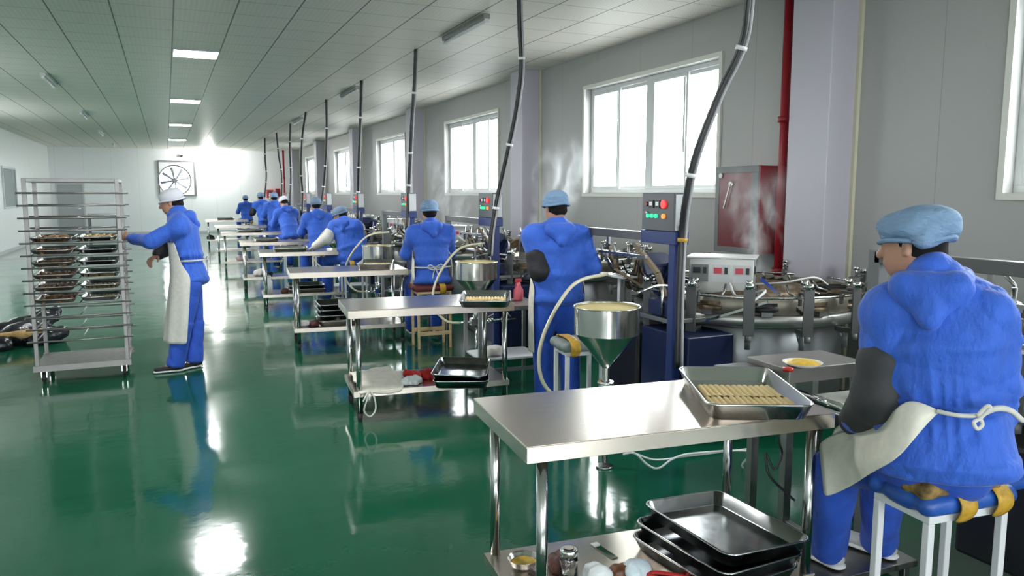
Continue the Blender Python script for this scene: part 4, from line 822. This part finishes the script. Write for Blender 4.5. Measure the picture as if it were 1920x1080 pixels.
# ------------------------------------------------------------ people
def nz(v): v = V3(v); return v / (np.linalg.norm(v) + 1e-9)
def hand(w, d, nrm, side, curl=.35, s=1.0, fat=0.):
    """wrist, pointing direction, back-of-hand normal, side (+1 thumb towards cross(d, nrm))"""
    w, d, nrm = V3(w), nz(d), nz(nrm); nrm = nz(nrm - d * float(nrm @ d)); lat = np.cross(d, nrm) * side; P = []
    pc = w + d * .05 * s
    P.append(Pr(w, w + d * .085 * s, .030 * s + fat, .040 * s + fat, .012, lat, .017 * s + fat, .014 * s + fat, .012))
    for i, (off, ln, r) in enumerate(((.030, .072, .0092), (.010, .080, .0095), (-.011, .074, .009), (-.030, .058, .008))):
        p = w + d * .088 * s + lat * off * s; a = 0.; r = r * s + fat
        dd = nz(d + lat * off * 2.5)
        for j, f in enumerate((.45, .32, .23)):
            a += curl * (1, 1.1, .8)[j] + .06 * i * curl; q = p + (dd * math.cos(a) - nrm * math.sin(a)) * ln * f * s; P.append(Pr(p, q, r * (1, .94, .86)[j], r * (.94, .86, .78)[j], .004)); p = q
    p = w + d * .025 * s + lat * .026 * s; q = p + (d * .6 + lat * .75 - nrm * .35) * .036 * s; P.append(Pr(p, q, .013 * s + fat, .011 * s + fat, .008)); p2 = q + (nz(d * .85 + lat * .35 - nrm * (.3 + curl * .5))) * .034 * s; P.append(Pr(q, p2, .011 * s + fat, .0085 * s + fat, .004))
    return P
def J_std(x, y, head, pose, lean=.1, **kw):
    """default joints, world coordinates; head = facing angle (0 = +Y, positive turns towards +X)"""
    f = np.array([math.sin(head), math.cos(head), 0]); r = np.array([math.cos(head), -math.sin(head), 0]); u = np.array([0, 0, 1.]); o = np.array([x, y, 0])
    p = lambda a, b, c: o + r * a + f * b + u * c
    if pose == 'sit':
        z = .63; J = dict(pel=p(0, 0, z + .10), wst=p(0, lean * .35, z + .26), chs=p(0, lean, z + .47), nck=p(0, lean * 1.35, z + .64), hed=p(0, lean * 1.6 + .03, z + .775),
                 shL=p(-.175, lean * 1.15, z + .56), shR=p(.175, lean * 1.15, z + .56), elL=p(-.24, lean + .14, z + .33), elR=p(.24, lean + .14, z + .33), haL=p(-.19, lean + .37, z + .36), haR=p(.19, lean + .37, z + .36),
                 hpL=p(-.09, .03, z + .08), hpR=p(.09, .03, z + .08), knL=p(-.15, .42, z + .02), knR=p(.15, .42, z + .02), anL=p(-.14, .52, .14), anR=p(.14, .52, .14))
    else:
        J = dict(pel=p(0, 0, .86), wst=p(0, lean * .3, 1.0), chs=p(0, lean, 1.19), nck=p(0, lean * 1.3, 1.355), hed=p(0, lean * 1.6 + .03, 1.49), shL=p(-.18, lean * 1.15, 1.28), shR=p(.18, lean * 1.15, 1.28),
                 elL=p(-.26, lean + .08, 1.05), elR=p(.26, lean + .08, 1.05), haL=p(-.2, lean + .28, 1.0), haR=p(.2, lean + .28, 1.0), hpL=p(-.09, 0, .84), hpR=p(.09, 0, .84), knL=p(-.1, .03, .46), knR=p(.1, .03, .46), anL=p(-.1, -.02, .09), anR=p(.1, -.02, .09))
    J['f'] = f; J['ff'] = f; J['fl'] = f; J['fr'] = f
    J.update(kw); return J
def folds(base, seed, O, up, ctr, z0=None, cin=.0, n=15):
    """adds gathered folds and a cinched waist at height z0 to the base wrinkles"""
    if z0 is None: return base
    def f(P):
        d = P - V3(ctr); ang = np.arctan2(d[:, 1], d[:, 0]); dz = P[:, 2] - z0
        g = np.exp(-(dz / .10) ** 2); o = base(P) + cin * np.exp(-(dz / .028) ** 2)
        return o + g * .011 * np.abs(np.sin(ang * n * .5 + 2.2 * np.sin(ang * 3 + seed) + dz * 9)) * (np.abs(dz) > .006)
    return f
def person(J, label, h=.010, cap=CAPM, sleeves={}, gloves={}, apron=None, group=None, wr=.006, wide=1.0, capstyle=0, bodyh=None, eyes=False, shoes=None, handcurl=.4, trouser=BLUED, jacket=BLUE, seed=0, hem=None, tie=None, cinch=None):
    O = V3([(J['anL'][0] + J['anR'][0]) / 2, (J['anL'][1] + J['anR'][1]) / 2, 0]); J = {k: (V3(v) - (0 if k in ('f', 'ff', 'fl', 'fr') else O)) for k, v in J.items()}
    e = empty('person', tuple(float(t) for t in O), 0, label, 'person', group)
    side = nz(J['shR'] - J['shL']); up = nz(J['nck'] - J['pel']); fr = nz(np.cross(up, side)); ff = nz(J['ff']); hs = nz(np.cross(ff, (0, 0, 1))); hu = np.cross(hs, ff)
    c = J['hed']
    # --- skin: one continuous figure
    B = [Pr(J['pel'], J['chs'], .12, .13, .05, side, .08, .085, .06), Pr(J['shL'], J['shR'], .05, .05, .05), Pr(J['nck'] - up * .05, c - hu * .03, .055, .050, .03)]
    B += [ell(c, (.073, .092, .108), hu, hs, .02), ell(c + ff * .025 - hu * .055, (.052, .060, .055), hu, hs, .03), Pr(c + ff * .085 + hu * .012, c + ff * .108 - hu * .022, .009, .014, .012),
          Pr(c + ff * .072 + hu * .03 - hs * .035, c + ff * .072 + hu * .03 + hs * .035, .016, .016, .02), Pr(c + ff * .084 - hu * .052 - hs * .018, c + ff * .084 - hu * .052 + hs * .018, .008, .008, .01)]
    for s_ in (-1, 1): B.append(Pr(c + hs * .076 * s_ + hu * .012 - ff * .006, c + hs * .079 * s_ - hu * .022 - ff * .0, .014, .010, .008, ff, .006, .006, .008)); B.append(Pr(c + ff * .078 + hs * .030 * s_ + hu * .006, c + ff * .079 + hs * .034 * s_ + hu * .006, .012, .012, .006))
    HN = {}
    for q, s_ in (('L', -1), ('R', 1)):
        B += [Pr(J['sh' + q], J['el' + q], .045, .037, .03), Pr(J['el' + q], J['ha' + q], .038, .026, .02), Pr(J['hp' + q], J['kn' + q], .075, .052, .04), Pr(J['kn' + q], J['an' + q], .050, .035, .03), Pr(J['an' + q], J['an' + q] + nz(J['f' + q.lower()]) * .08 - V3((0, 0, .055)), .030, .022, .02)]
        d = nz(J['ha' + q] - J['el' + q]); n_ = nz(J.get('n' + q, (0, 0, 1))); d2 = nz(J.get('hd' + q, d)); HN[q] = (J['ha' + q], d2, n_, s_)
        B += hand(J['ha' + q], d2, n_, s_ * -1, handcurl)
    sdf_obj('body', B, bodyh or h, SKIN, e, None, 0 if (bodyh or h) > .008 else 1)
    if eyes:
        for s_ in (-1, 1): m = MB(); p = c + ff * .082 + hs * .032 * s_ + hu * .008; m.lathe([(.001, -.009), (.007, -.006), (.009, 0), (.007, .006), (.001, .009)], tuple(p), 10); m.build('eye', BLACK, e)
    # --- hair and cap
    H = [ell(c - ff * .010 + hu * .014, (.077, .090, .100), hu, hs, .01), Pr(c - ff * .066 - hu * .03 - hs * .03, c - ff * .066 - hu * .03 + hs * .03, .022, .022, .02)]
    cut = ell(c + ff * .14 - hu * .05, (.16, .14, .13), hu, hs); cut.k = -1; H.append(cut)
    sdf_obj('hair', H, min(h, .008), HAIR, e, None)
    if capstyle == 1:   # wide puffed cap with a back flap, slightly tilted
        K = [ell(c + hu * .060 - ff * .012, (.112, .122, .060), hu, hs, .03), ell(c + hu * .088 - ff * .03 - hs * .01, (.095, .10, .040), hu, hs, .03), Pr(c + hu * .035 - ff * .10 + hs * .02, c + hu * .022 - ff * .075 + hs * .11, .020, .012, .03), Pr(c + hu * .022 - hs * .09 - ff * .05, c + hu * .022 + hs * .08 - ff * .09, .030, .026, .03)]
        cw = wrinkle(seed + 5, .014, 17, (1, 1, 2.0))
    else:
        K = [ell(c + hu * .052 - ff * .008, (.090, .108, .068), hu, hs, .02), ell(c + hu * .085 - ff * .02, (.068, .08, .042), hu, hs, .03)]
        cw = wrinkle(seed + 5, .004, 26, (1, 1, 1.5))
    cut = ell(c - hu * .062 + ff * .02, (.2, .2, .075), hu, hs); cut.k = -1
    sdf_obj('cap', K + ([cut] if capstyle == 0 else []), min(h, .008) if h < .012 else h * .8, cap, e, cw)
    m = MB(); R0 = (.093, .112) if capstyle == 0 else (.098, .112); z0 = .018 if capstyle == 0 else .022
    m.tube([c + hu * (z0 + .004 * math.sin(3 * t)) - ff * .008 + hs * R0[0] * math.cos(t) + ff * R0[1] * math.sin(t) for t in [2 * PI * k / 28 for k in range(28)]], .010 if capstyle == 0 else .008, 8, closed=True); m.build('cap_band', cap, e)
    # --- jacket
    w = wide; hm = hem if hem is not None else J['pel'] - up * .04; p0, p1, p2, p3 = V3(hm) - (O if hem is not None else 0), J['wst'], J['chs'], J['nck']
    K = [Pr(p0, p1, .195 * w, .175 * w, .06, side, .150 * w, .135 * w, .05), Pr(p0 - up * .02, p0 + up * .02, .185 * w, .19 * w, .03, side, .14 * w, .145 * w, .03), Pr(p1, p2, .178 * w, .190 * w, .06, side, .135 * w, .130 * w, .06), Pr(p2, p3 - up * .06, .185 * w, .15 * w, .05, side, .122 * w, .09 * w, .05),
         Pr(J['shL'], J['shR'], .072, .072, .06), Pr(p3 - up * .02, J['shL'], .066, .070, .06), Pr(p3 - up * .02, J['shR'], .066, .070, .06), Pr(p3 - up * .05, p3 + up * .02, .075, .062, .05)]
    for q in 'LR':
        K += [Pr(J['sh' + q], J['el' + q], .078 * w, .066 * w, .045), Pr(J['el' + q], J['el' + q] * .2 + J['ha' + q] * .8, .066 * w, .050 * w, .04), Pr(J['el' + q] * .25 + J['ha' + q] * .75, J['el' + q] * .12 + J['ha' + q] * .88, .054, .044, .01)]
    sdf_obj('jacket', K, h, jacket, e, folds(wrinkle(seed + 1, wr, 13, (1, 1, .55)), seed, O, up, p1, cinch, .016))
    # hood lying on the back
    n_ = p3 + up * .01; K = []
    for k in range(9):
        a = PI * (-.30 + 1.6 * k / 8); b_ = PI * (-.30 + 1.6 * (k + 1) / 8)
        g = lambda t: n_ + side * (.088 * math.cos(t)) - fr * (.082 * math.sin(t)) - up * (.02 + .020 * math.sin(t))
        if k < 8: K.append(Pr(g(a), g(b_), .028 + .014 * math.sin(max(0, min(PI, a))), .028 + .014 * math.sin(max(0, min(PI, b_))), .02))
    K += [Pr(n_ - fr * .085 - side * .075 - up * .04, n_ - fr * .138 - up * .135, .038, .018, .03), Pr(n_ - fr * .085 + side * .075 - up * .04, n_ - fr * .138 - up * .135, .038, .018, .03), Pr(n_ - fr * .095 - up * .05, n_ - fr * .135 - up * .12, .045, .026, .03), Pr(n_ - fr * .10 - side * .06 - up * .035, n_ - fr * .10 + side * .06 - up * .035, .042, .042, .04)]
    sdf_obj('hood', K, min(h, .009), jacket, e, wrinkle(seed + 3, wr * .3, 24))
    # --- trousers and shoes
    K = [Pr(J['pel'] - up * .04, J['pel'] + up * .06, .155, .150, .05, side, .115, .11, .05)]
    for q in 'LR': K += [Pr(J['hp' + q], J['kn' + q], .098, .078, .05), Pr(J['kn' + q], J['an' + q] - V3((0, 0, .03)), .080, .072, .03, side, .080, .076, .02)]
    sdf_obj('trousers', K, h, trouser, e, wrinkle(seed + 2, wr * .9, 12, (1, 1, .5)))
    for q, dk in (('L', 'fl'), ('R', 'fr')):
        f_ = nz(J[dk]); a = J['an' + q].copy(); z = max(0., float(a[2] - .09)); b = a - f_ * .045; t = a + f_ * .15
        K = [Pr((b[0], b[1], z + .038), (t[0], t[1], z + .034), .036, .040, .02, np.cross(f_, (0, 0, 1)), .026, .022, .03), Pr((a[0], a[1], z + .05), (a[0] + f_[0] * .03, a[1] + f_[1] * .03, z + .075), .036, .03, .02)]
        s1 = sdf_obj('shoe', K, .008, shoes[0] if shoes else BLACKC, e)
        K = [Pr((b[0], b[1], z + .014), (t[0], t[1], z + .013), .040, .044, .01, np.cross(f_, (0, 0, 1)), .013, .012, .038)]
        sdf_obj('sole', K, .007, shoes[1] if shoes else WHITEP, s1)
    for q, mm in sleeves.items():
        s0, l0 = J['el' + q], J['ha' + q]; mid = J['sh' + q] * .42 + s0 * .58
        sdf_obj('sleeve_cover', [Pr(mid, s0, .084 * w, .080 * w, .03), Pr(s0, s0 * .08 + l0 * .92, .080 * w, .056, .03)], min(h, .009), mm, e, wrinkle(seed + 8, .006, 20))
    for q, mm in gloves.items():
        g = HN[q]; sdf_obj('glove', hand(g[0], g[1], g[2], g[3] * -1, handcurl, 1.05, .003) + [Pr(g[0] - nz(J['ha' + q] - J['el' + q]) * .05, g[0], .036, .030, .02)], .007 if h < .012 else .010, mm, e)
    if apron:
        a0, a1, zt, zb, mm = apron   # angles around the body, top height, bottom height
        rows = []; nn = 22
        for i in range(19):
            f = i / 18; z = zt + (zb - zt) * f; r = []
            zz = [float(J['pel'][2]), float(J['wst'][2]), float(J['chs'][2])]; cx = np.array([np.interp(z, [0, .46] + zz, [(J['anL'][k] + J['anR'][k]) / 2, (J['knL'][k] + J['knR'][k]) / 2, J['pel'][k], J['wst'][k], J['chs'][k]]) for k in (0, 1)])
            wd = np.interp(z, [.3, .8, 1.0, 1.25], [.20, .215, .20, .16]) * w; dp = np.interp(z, [.3, .8, 1.0, 1.25], [.205, .185, .162, .150]) * w
            sw = np.interp(f, [0, .25, .3, 1], [.55, .8, 1, 1])
            for k in range(nn + 1):
                t = a0 + (a1 - a0) * k / nn; tm = (a0 + a1) / 2; t = tm + (t - tm) * sw; wob = 1 + .035 * math.sin(9 * t + 2 * f) * f
                r.append((cx[0] + (side[0] * math.sin(t) * wd + fr[0] * math.cos(t) * dp) * wob, cx[1] + (side[1] * math.sin(t) * wd + fr[1] * math.cos(t) * dp) * wob, z))
            rows.append(r)
        m = MB(); m.grid(rows); m.build('apron', mm, e, solid=.004, sub=1)
    if tie:
        z = tie if isinstance(tie, float) else float(J['wst'][2]); P = []
        cz = lambda zz: np.array([np.interp(zz, [float(J['pel'][2]), float(J['wst'][2]), float(J['chs'][2])], [J[n][k] for n in ('pel', 'wst', 'chs')]) for k in (0, 1)])
        cx = cz(z); ww, dd = .196 * w, .150 * w
        g = lambda t, dz=0, o=0.: V3((cx[0] + side[0] * math.sin(t) * (ww + o) - fr[0] * math.cos(t) * (dd + o), cx[1] + side[1] * math.sin(t) * (ww + o) - fr[1] * math.cos(t) * (dd + o), z + dz))
        m = MB(); m.tube([g(-PI * .62 + PI * 1.24 * k / 20) for k in range(21)], .008, 8)
        m.tube(spline([g(0, 0, .01), g(-.25, .03, .03), g(-.35, -.0, .03), g(-.1, -.02, .02), g(0, 0, .01), g(.25, .035, .03), g(.38, .0, .03), g(.1, -.02, .02), g(0, 0, .01)], 5), .006, 6)
        m.tube(spline([g(0, 0, .012), g(-.1, -.06, .02), g(-.15, -.12, .02)], 5), .006, 6); m.tube(spline([g(0, 0, .012), g(.12, -.07, .02), g(.1, -.14, .02)], 5), .006, 6)
        m.build('apron_tie', WHITEC, e)
    return e
P_ = lambda u, v, d: V3(A(u, v, d))
# the nearest seated worker
f1 = nz((.30, .95, 0)); r1 = V3((f1[1], -f1[0], 0))
J1 = dict(pel=P_(1768, 852, 2.47), wst=P_(1770, 765, 2.46), chs=P_(1762, 645, 2.44), nck=P_(1748, 520, 2.44), hed=P_(1714, 462, 2.50), shL=P_(1672, 590, 2.50), shR=P_(1842, 592, 2.36), elL=P_(1650, 742, 2.52), haL=P_(1602, 792, 2.72),
          elR=P_(1872, 740, 2.42), haR=P_(1850, 760, 2.62), hpL=P_(1722, 872, 2.50), hpR=P_(1800, 880, 2.45), knL=P_(1572, 868, 2.93), knR=P_(1655, 880, 2.98), anL=P_(1553, 1005, 3.16), anR=P_(1650, 985, 3.24), f=f1, ff=nz((-.35, .93, -.10)), fl=nz((-.1, 1, 0)), fr=nz((-.25, 1, 0)))
J1['anL'][2] = J1['anR'][2] = .17
W1 = person(J1, 'person in blue seated on the taped stool, back to the camera, nearest of all', h=.0065, cap=CAPM, capstyle=1, sleeves={'L': DGREYC}, gloves={'L': WHITEC}, wr=.018, wide=1.05, eyes=True, seed=1, hem=P_(1768, 866, 2.45), cinch=float(P_(1800, 778, 2.28)[2]), shoes=(mat('white_shoe', (.5, .5, .5), .5), WHITEP))
o1 = Vector(W1.location)
def W1p(*a): return A(*a) - o1
rows = []
top = [(1757, 768, 2.30), (1728, 752, 2.31), (1700, 752, 2.36), (1670, 778, 2.46), (1640, 800, 2.56), (1605, 808, 2.68), (1570, 812, 2.78), (1536, 826, 2.86)]
bot = [(1757, 774, 2.30), (1730, 805, 2.29), (1700, 840, 2.31), (1668, 868, 2.38), (1636, 888, 2.48), (1604, 905, 2.60), (1574, 920, 2.70), (1546, 937, 2.78)]
for k in range(9):
    f = k / 8; r = []
    for i, (a, b) in enumerate(zip(top, bot)):
        u = a[0] + (b[0] - a[0]) * f; v = a[1] + (b[1] - a[1]) * f; d = a[2] + (b[2] - a[2]) * f - .045 * math.sin(PI * f) * min(1, i / 4) + .014 * math.sin(i * 1.7 + f * 5) * min(1, i / 3)
        r.append(W1p(u, v + 4 * math.sin(i * 2 + f * 3), d))
    rows.append(r)
m = MB(); m.grid(rows); m.build('apron', APRON, W1, solid=.004, sub=2)
m = MB(); m.tube(spline([W1p(1757, 771, 2.295), W1p(1790, 778, 2.26), W1p(1820, 780, 2.245), W1p(1836, 778, 2.24)], 6), .007, 8)
m.tube(spline([W1p(1832, 780, 2.235), W1p(1850, 762, 2.22), W1p(1856, 766, 2.22), W1p(1838, 784, 2.23), W1p(1826, 792, 2.23), W1p(1832, 804, 2.23), W1p(1842, 796, 2.23), W1p(1836, 782, 2.235)], 6), .006, 8)
m.tube(spline([W1p(1838, 778, 2.235), W1p(1868, 766, 2.22), W1p(1895, 770, 2.22), W1p(1918, 790, 2.24)], 6), [.009] * 18 + [.006], 8); m.build('apron_tie', WHITEC, W1)
# standing worker between the second and first tables
J2 = J_std(2.63, 5.05, .20, 'stand', .02, ff=nz((-.05, 1, -.12)), elL=P_(1012, 508, 5.62), haL=P_(1045, 515, 5.95), elR=P_(1108, 500, 5.75), haR=P_(1092, 515, 6.1))
person(J2, 'person in blue standing with a black sleeve, seen from behind near the hopper', h=.009, cap=CAPM, sleeves={'L': BLACKC}, wr=.013, wide=1.0, apron=(-PI * .62, PI * .55, 1.15, .42, APRON), seed=2)
J3 = J_std(2.50, 7.62, .12, 'sit', .06)
person(J3, 'person in blue seated behind the second table with an apron bow at the back', h=.010, cap=CAPM, gloves={'L': WHITEC, 'R': WHITEC}, sleeves={}, wr=.011, apron=(-PI * .62, PI * .62, 1.05, .62, APRON), tie=.84, cinch=.84, seed=3)
# leaning worker reaching across the fourth table
J4 = J_std(2.36, 10.72, -.35, 'sit', .10)
J4.update(wst=P_(655, 462, 10.75), chs=P_(650, 432, 10.75), nck=P_(645, 415, 10.75), hed=P_(638, 404, 10.8), shL=P_(628, 424, 10.75), shR=P_(668, 424, 10.7), elL=P_(612, 448, 10.7), haL=P_(590, 462, 10.75), elR=P_(678, 450, 10.8), haR=P_(668, 455, 11.1), ff=nz((-.75, .6, -.35)))
person(J4, 'person in blue leaning left, white sleeve reaching to the tray on the fourth table', h=.012, cap=CAPG, gloves={'L': WHITEC}, sleeves={'L': WHITEC}, wr=.006, seed=4)
J5 = J_std(2.28, 12.8, -.1, 'sit', .12); person(J5, 'person in blue seated next beyond the leaning worker, arms forward', h=.013, cap=CAPG, gloves={'L': WHITEC}, wr=.006, seed=5)
J6 = J_std(2.30, 16.2, -.2, 'sit', .22, ff=nz((-.4, .8, -.5))); person(J6, 'person in blue bent forward with a greyish white cap, beyond two seated workers', h=.015, cap=CAPW, wr=.006, seed=6)
J7 = J_std(2.42, 19.5, .0, 'stand', .12); person(J7, 'person in blue standing in the distance below the small red boxes', h=.016, cap=CAPM, wr=.006, seed=7)
J8 = J_std(2.50, 22.6, -.35, 'stand', .12); person(J8, 'person in blue with a dark sleeve stooping behind the distant standing worker', h=.018, cap=CAPG, sleeves={'L': BLACKC}, wr=.006, seed=8)
J9 = J_std(2.46, 27.4, -.2, 'sit', .05); person(J9, 'farthest person in blue, seated alone near the back wall', h=.02, cap=CAPM, wr=.006, seed=9)
# the worker at the rack, facing the rack
D = 7.0
J10 = dict(pel=P_(358, 520, D), wst=P_(352, 482, D), chs=P_(345, 434, D), nck=P_(334, 402, D), hed=P_(322, 380, D), shL=P_(336, 424, D - .17), shR=P_(338, 420, D + .17), elL=P_(285, 452, D - .22), haL=P_(240, 447, D - .10), elR=P_(318, 462, D + .22), haR=P_(296, 477, D + .12),
           hpL=P_(357, 535, D - .09), hpR=P_(358, 533, D + .09), knL=P_(344, 605, D - .09), knR=P_(364, 605, D + .10), anL=P_(328, 668, D - .08), anR=P_(364, 668, D + .08), f=nz((-1, .1, 0)), ff=nz((-.96, .25, -.22)), fl=nz((-1, -.05, 0)), fr=nz((-.8, -.45, 0)), nL=(0, -.6, .8))
for q in ('anL', 'anR'): J10[q][2] = .09
person(J10, 'person in blue with white cap and apron holding the wheeled tray rack', h=.008, bodyh=.0055, cap=CAPW, wr=.012, wide=.97, apron=(-PI * .5, PI * .42, 1.16, .27, WHITEC), tie=1.0, cinch=1.0, eyes=True, handcurl=.5, seed=10, sleeves={'R': BLACKC}, shoes=(BLACKC, WHITEP), hem=P_(360, 528, D))
# ------------------------------------------------------------ steam
def steam(loc, r, label, dens, seed=0, lean=.15):
    m = bpy.data.materials.new('steam'); m.use_nodes = True; nt = m.node_tree; nt.nodes.clear(); o = N(nt, 'ShaderNodeOutputMaterial'); v = N(nt, 'ShaderNodeVolumePrincipled'); nt.links.new(v.outputs[0], o.inputs['Volume'])
    v.inputs['Color'].default_value = (.95, .96, .98, 1)
    tc = N(nt, 'ShaderNodeTexCoord'); n1 = N(nt, 'ShaderNodeTexNoise'); n1.inputs['Scale'].default_value = 3.2; n1.inputs['Detail'].default_value = 6; n1.inputs['Distortion'].default_value = 1.6
    mp = N(nt, 'ShaderNodeMapping'); mp.inputs['Location'].default_value = (seed * 3.1, seed, 0); mp.inputs['Scale'].default_value = (1.4, 1.4, .8); nt.links.new(tc.outputs['Object'], mp.inputs[0]); nt.links.new(mp.outputs[0], n1.inputs['Vector'])
    sp = N(nt, 'ShaderNodeSeparateXYZ'); nt.links.new(tc.outputs['Object'], sp.inputs[0])
    zz = mth(nt, 'MULTIPLY', sp.outputs[2], 1 / (2 * r[2])); wd = mth(nt, 'ADD', .30, mth(nt, 'MULTIPLY', zz, .6))
    x = mth(nt, 'DIVIDE', mth(nt, 'SUBTRACT', sp.outputs[0], mth(nt, 'MULTIPLY', zz, lean)), mth(nt, 'MULTIPLY', wd, r[0])); y = mth(nt, 'DIVIDE', sp.outputs[1], mth(nt, 'MULTIPLY', wd, r[1]))
    rr = mth(nt, 'ADD', mth(nt, 'MULTIPLY', x, x), mth(nt, 'MULTIPLY', y, y)); fall = mth(nt, 'MAXIMUM', mth(nt, 'SUBTRACT', 1., rr), 0.)
    top = mth(nt, 'MAXIMUM', mth(nt, 'SUBTRACT', 1., zz), 0.)
    nn = mth(nt, 'MAXIMUM', mth(nt, 'MULTIPLY', mth(nt, 'SUBTRACT', n1.outputs[0], .50), 6.), 0.)
    d = mth(nt, 'MULTIPLY', mth(nt, 'MULTIPLY', mth(nt, 'MULTIPLY', nn, fall), top), dens); nt.links.new(d, v.inputs['Density'])
    mb = MB(); prof = [(.001, 0)] + [(max(.02, (.32 + .6 * t) * 1.0), t * 2) for t in (0, .25, .5, .75, 1)] + [(.001, 2.0)]
    n = 24; vs = []
    for (q, z) in prof:
        for k in range(n): t = 2 * PI * k / n; vs.append((q * r[0] * math.cos(t) + lean * z / 2, q * r[1] * math.sin(t), z * r[2]))
    mb.add(vs, [(i * n + k, i * n + (k + 1) % n, (i + 1) * n + (k + 1) % n, (i + 1) * n + k) for i in range(len(prof) - 1) for k in range(n)], True)
    ob = mb.build('steam', m, None, loc); tag(ob, label, 'steam', 'steam rising from the machines', 'stuff'); return ob
steam((4.30, 4.75, .98), (.42, .42, .42), 'steam drifting up in front of the red fire cabinet', 12., 1, -.15)
steam((3.75, 7.55, 1.0), (.55, .55, .62), 'steam rising left of the standing worker, before the column', 6., 2, .35)
steam((3.7, 10.3, 1.0), (.6, .6, .6), 'steam rising right of the worker seated behind the second table', 8., 3, -.1)
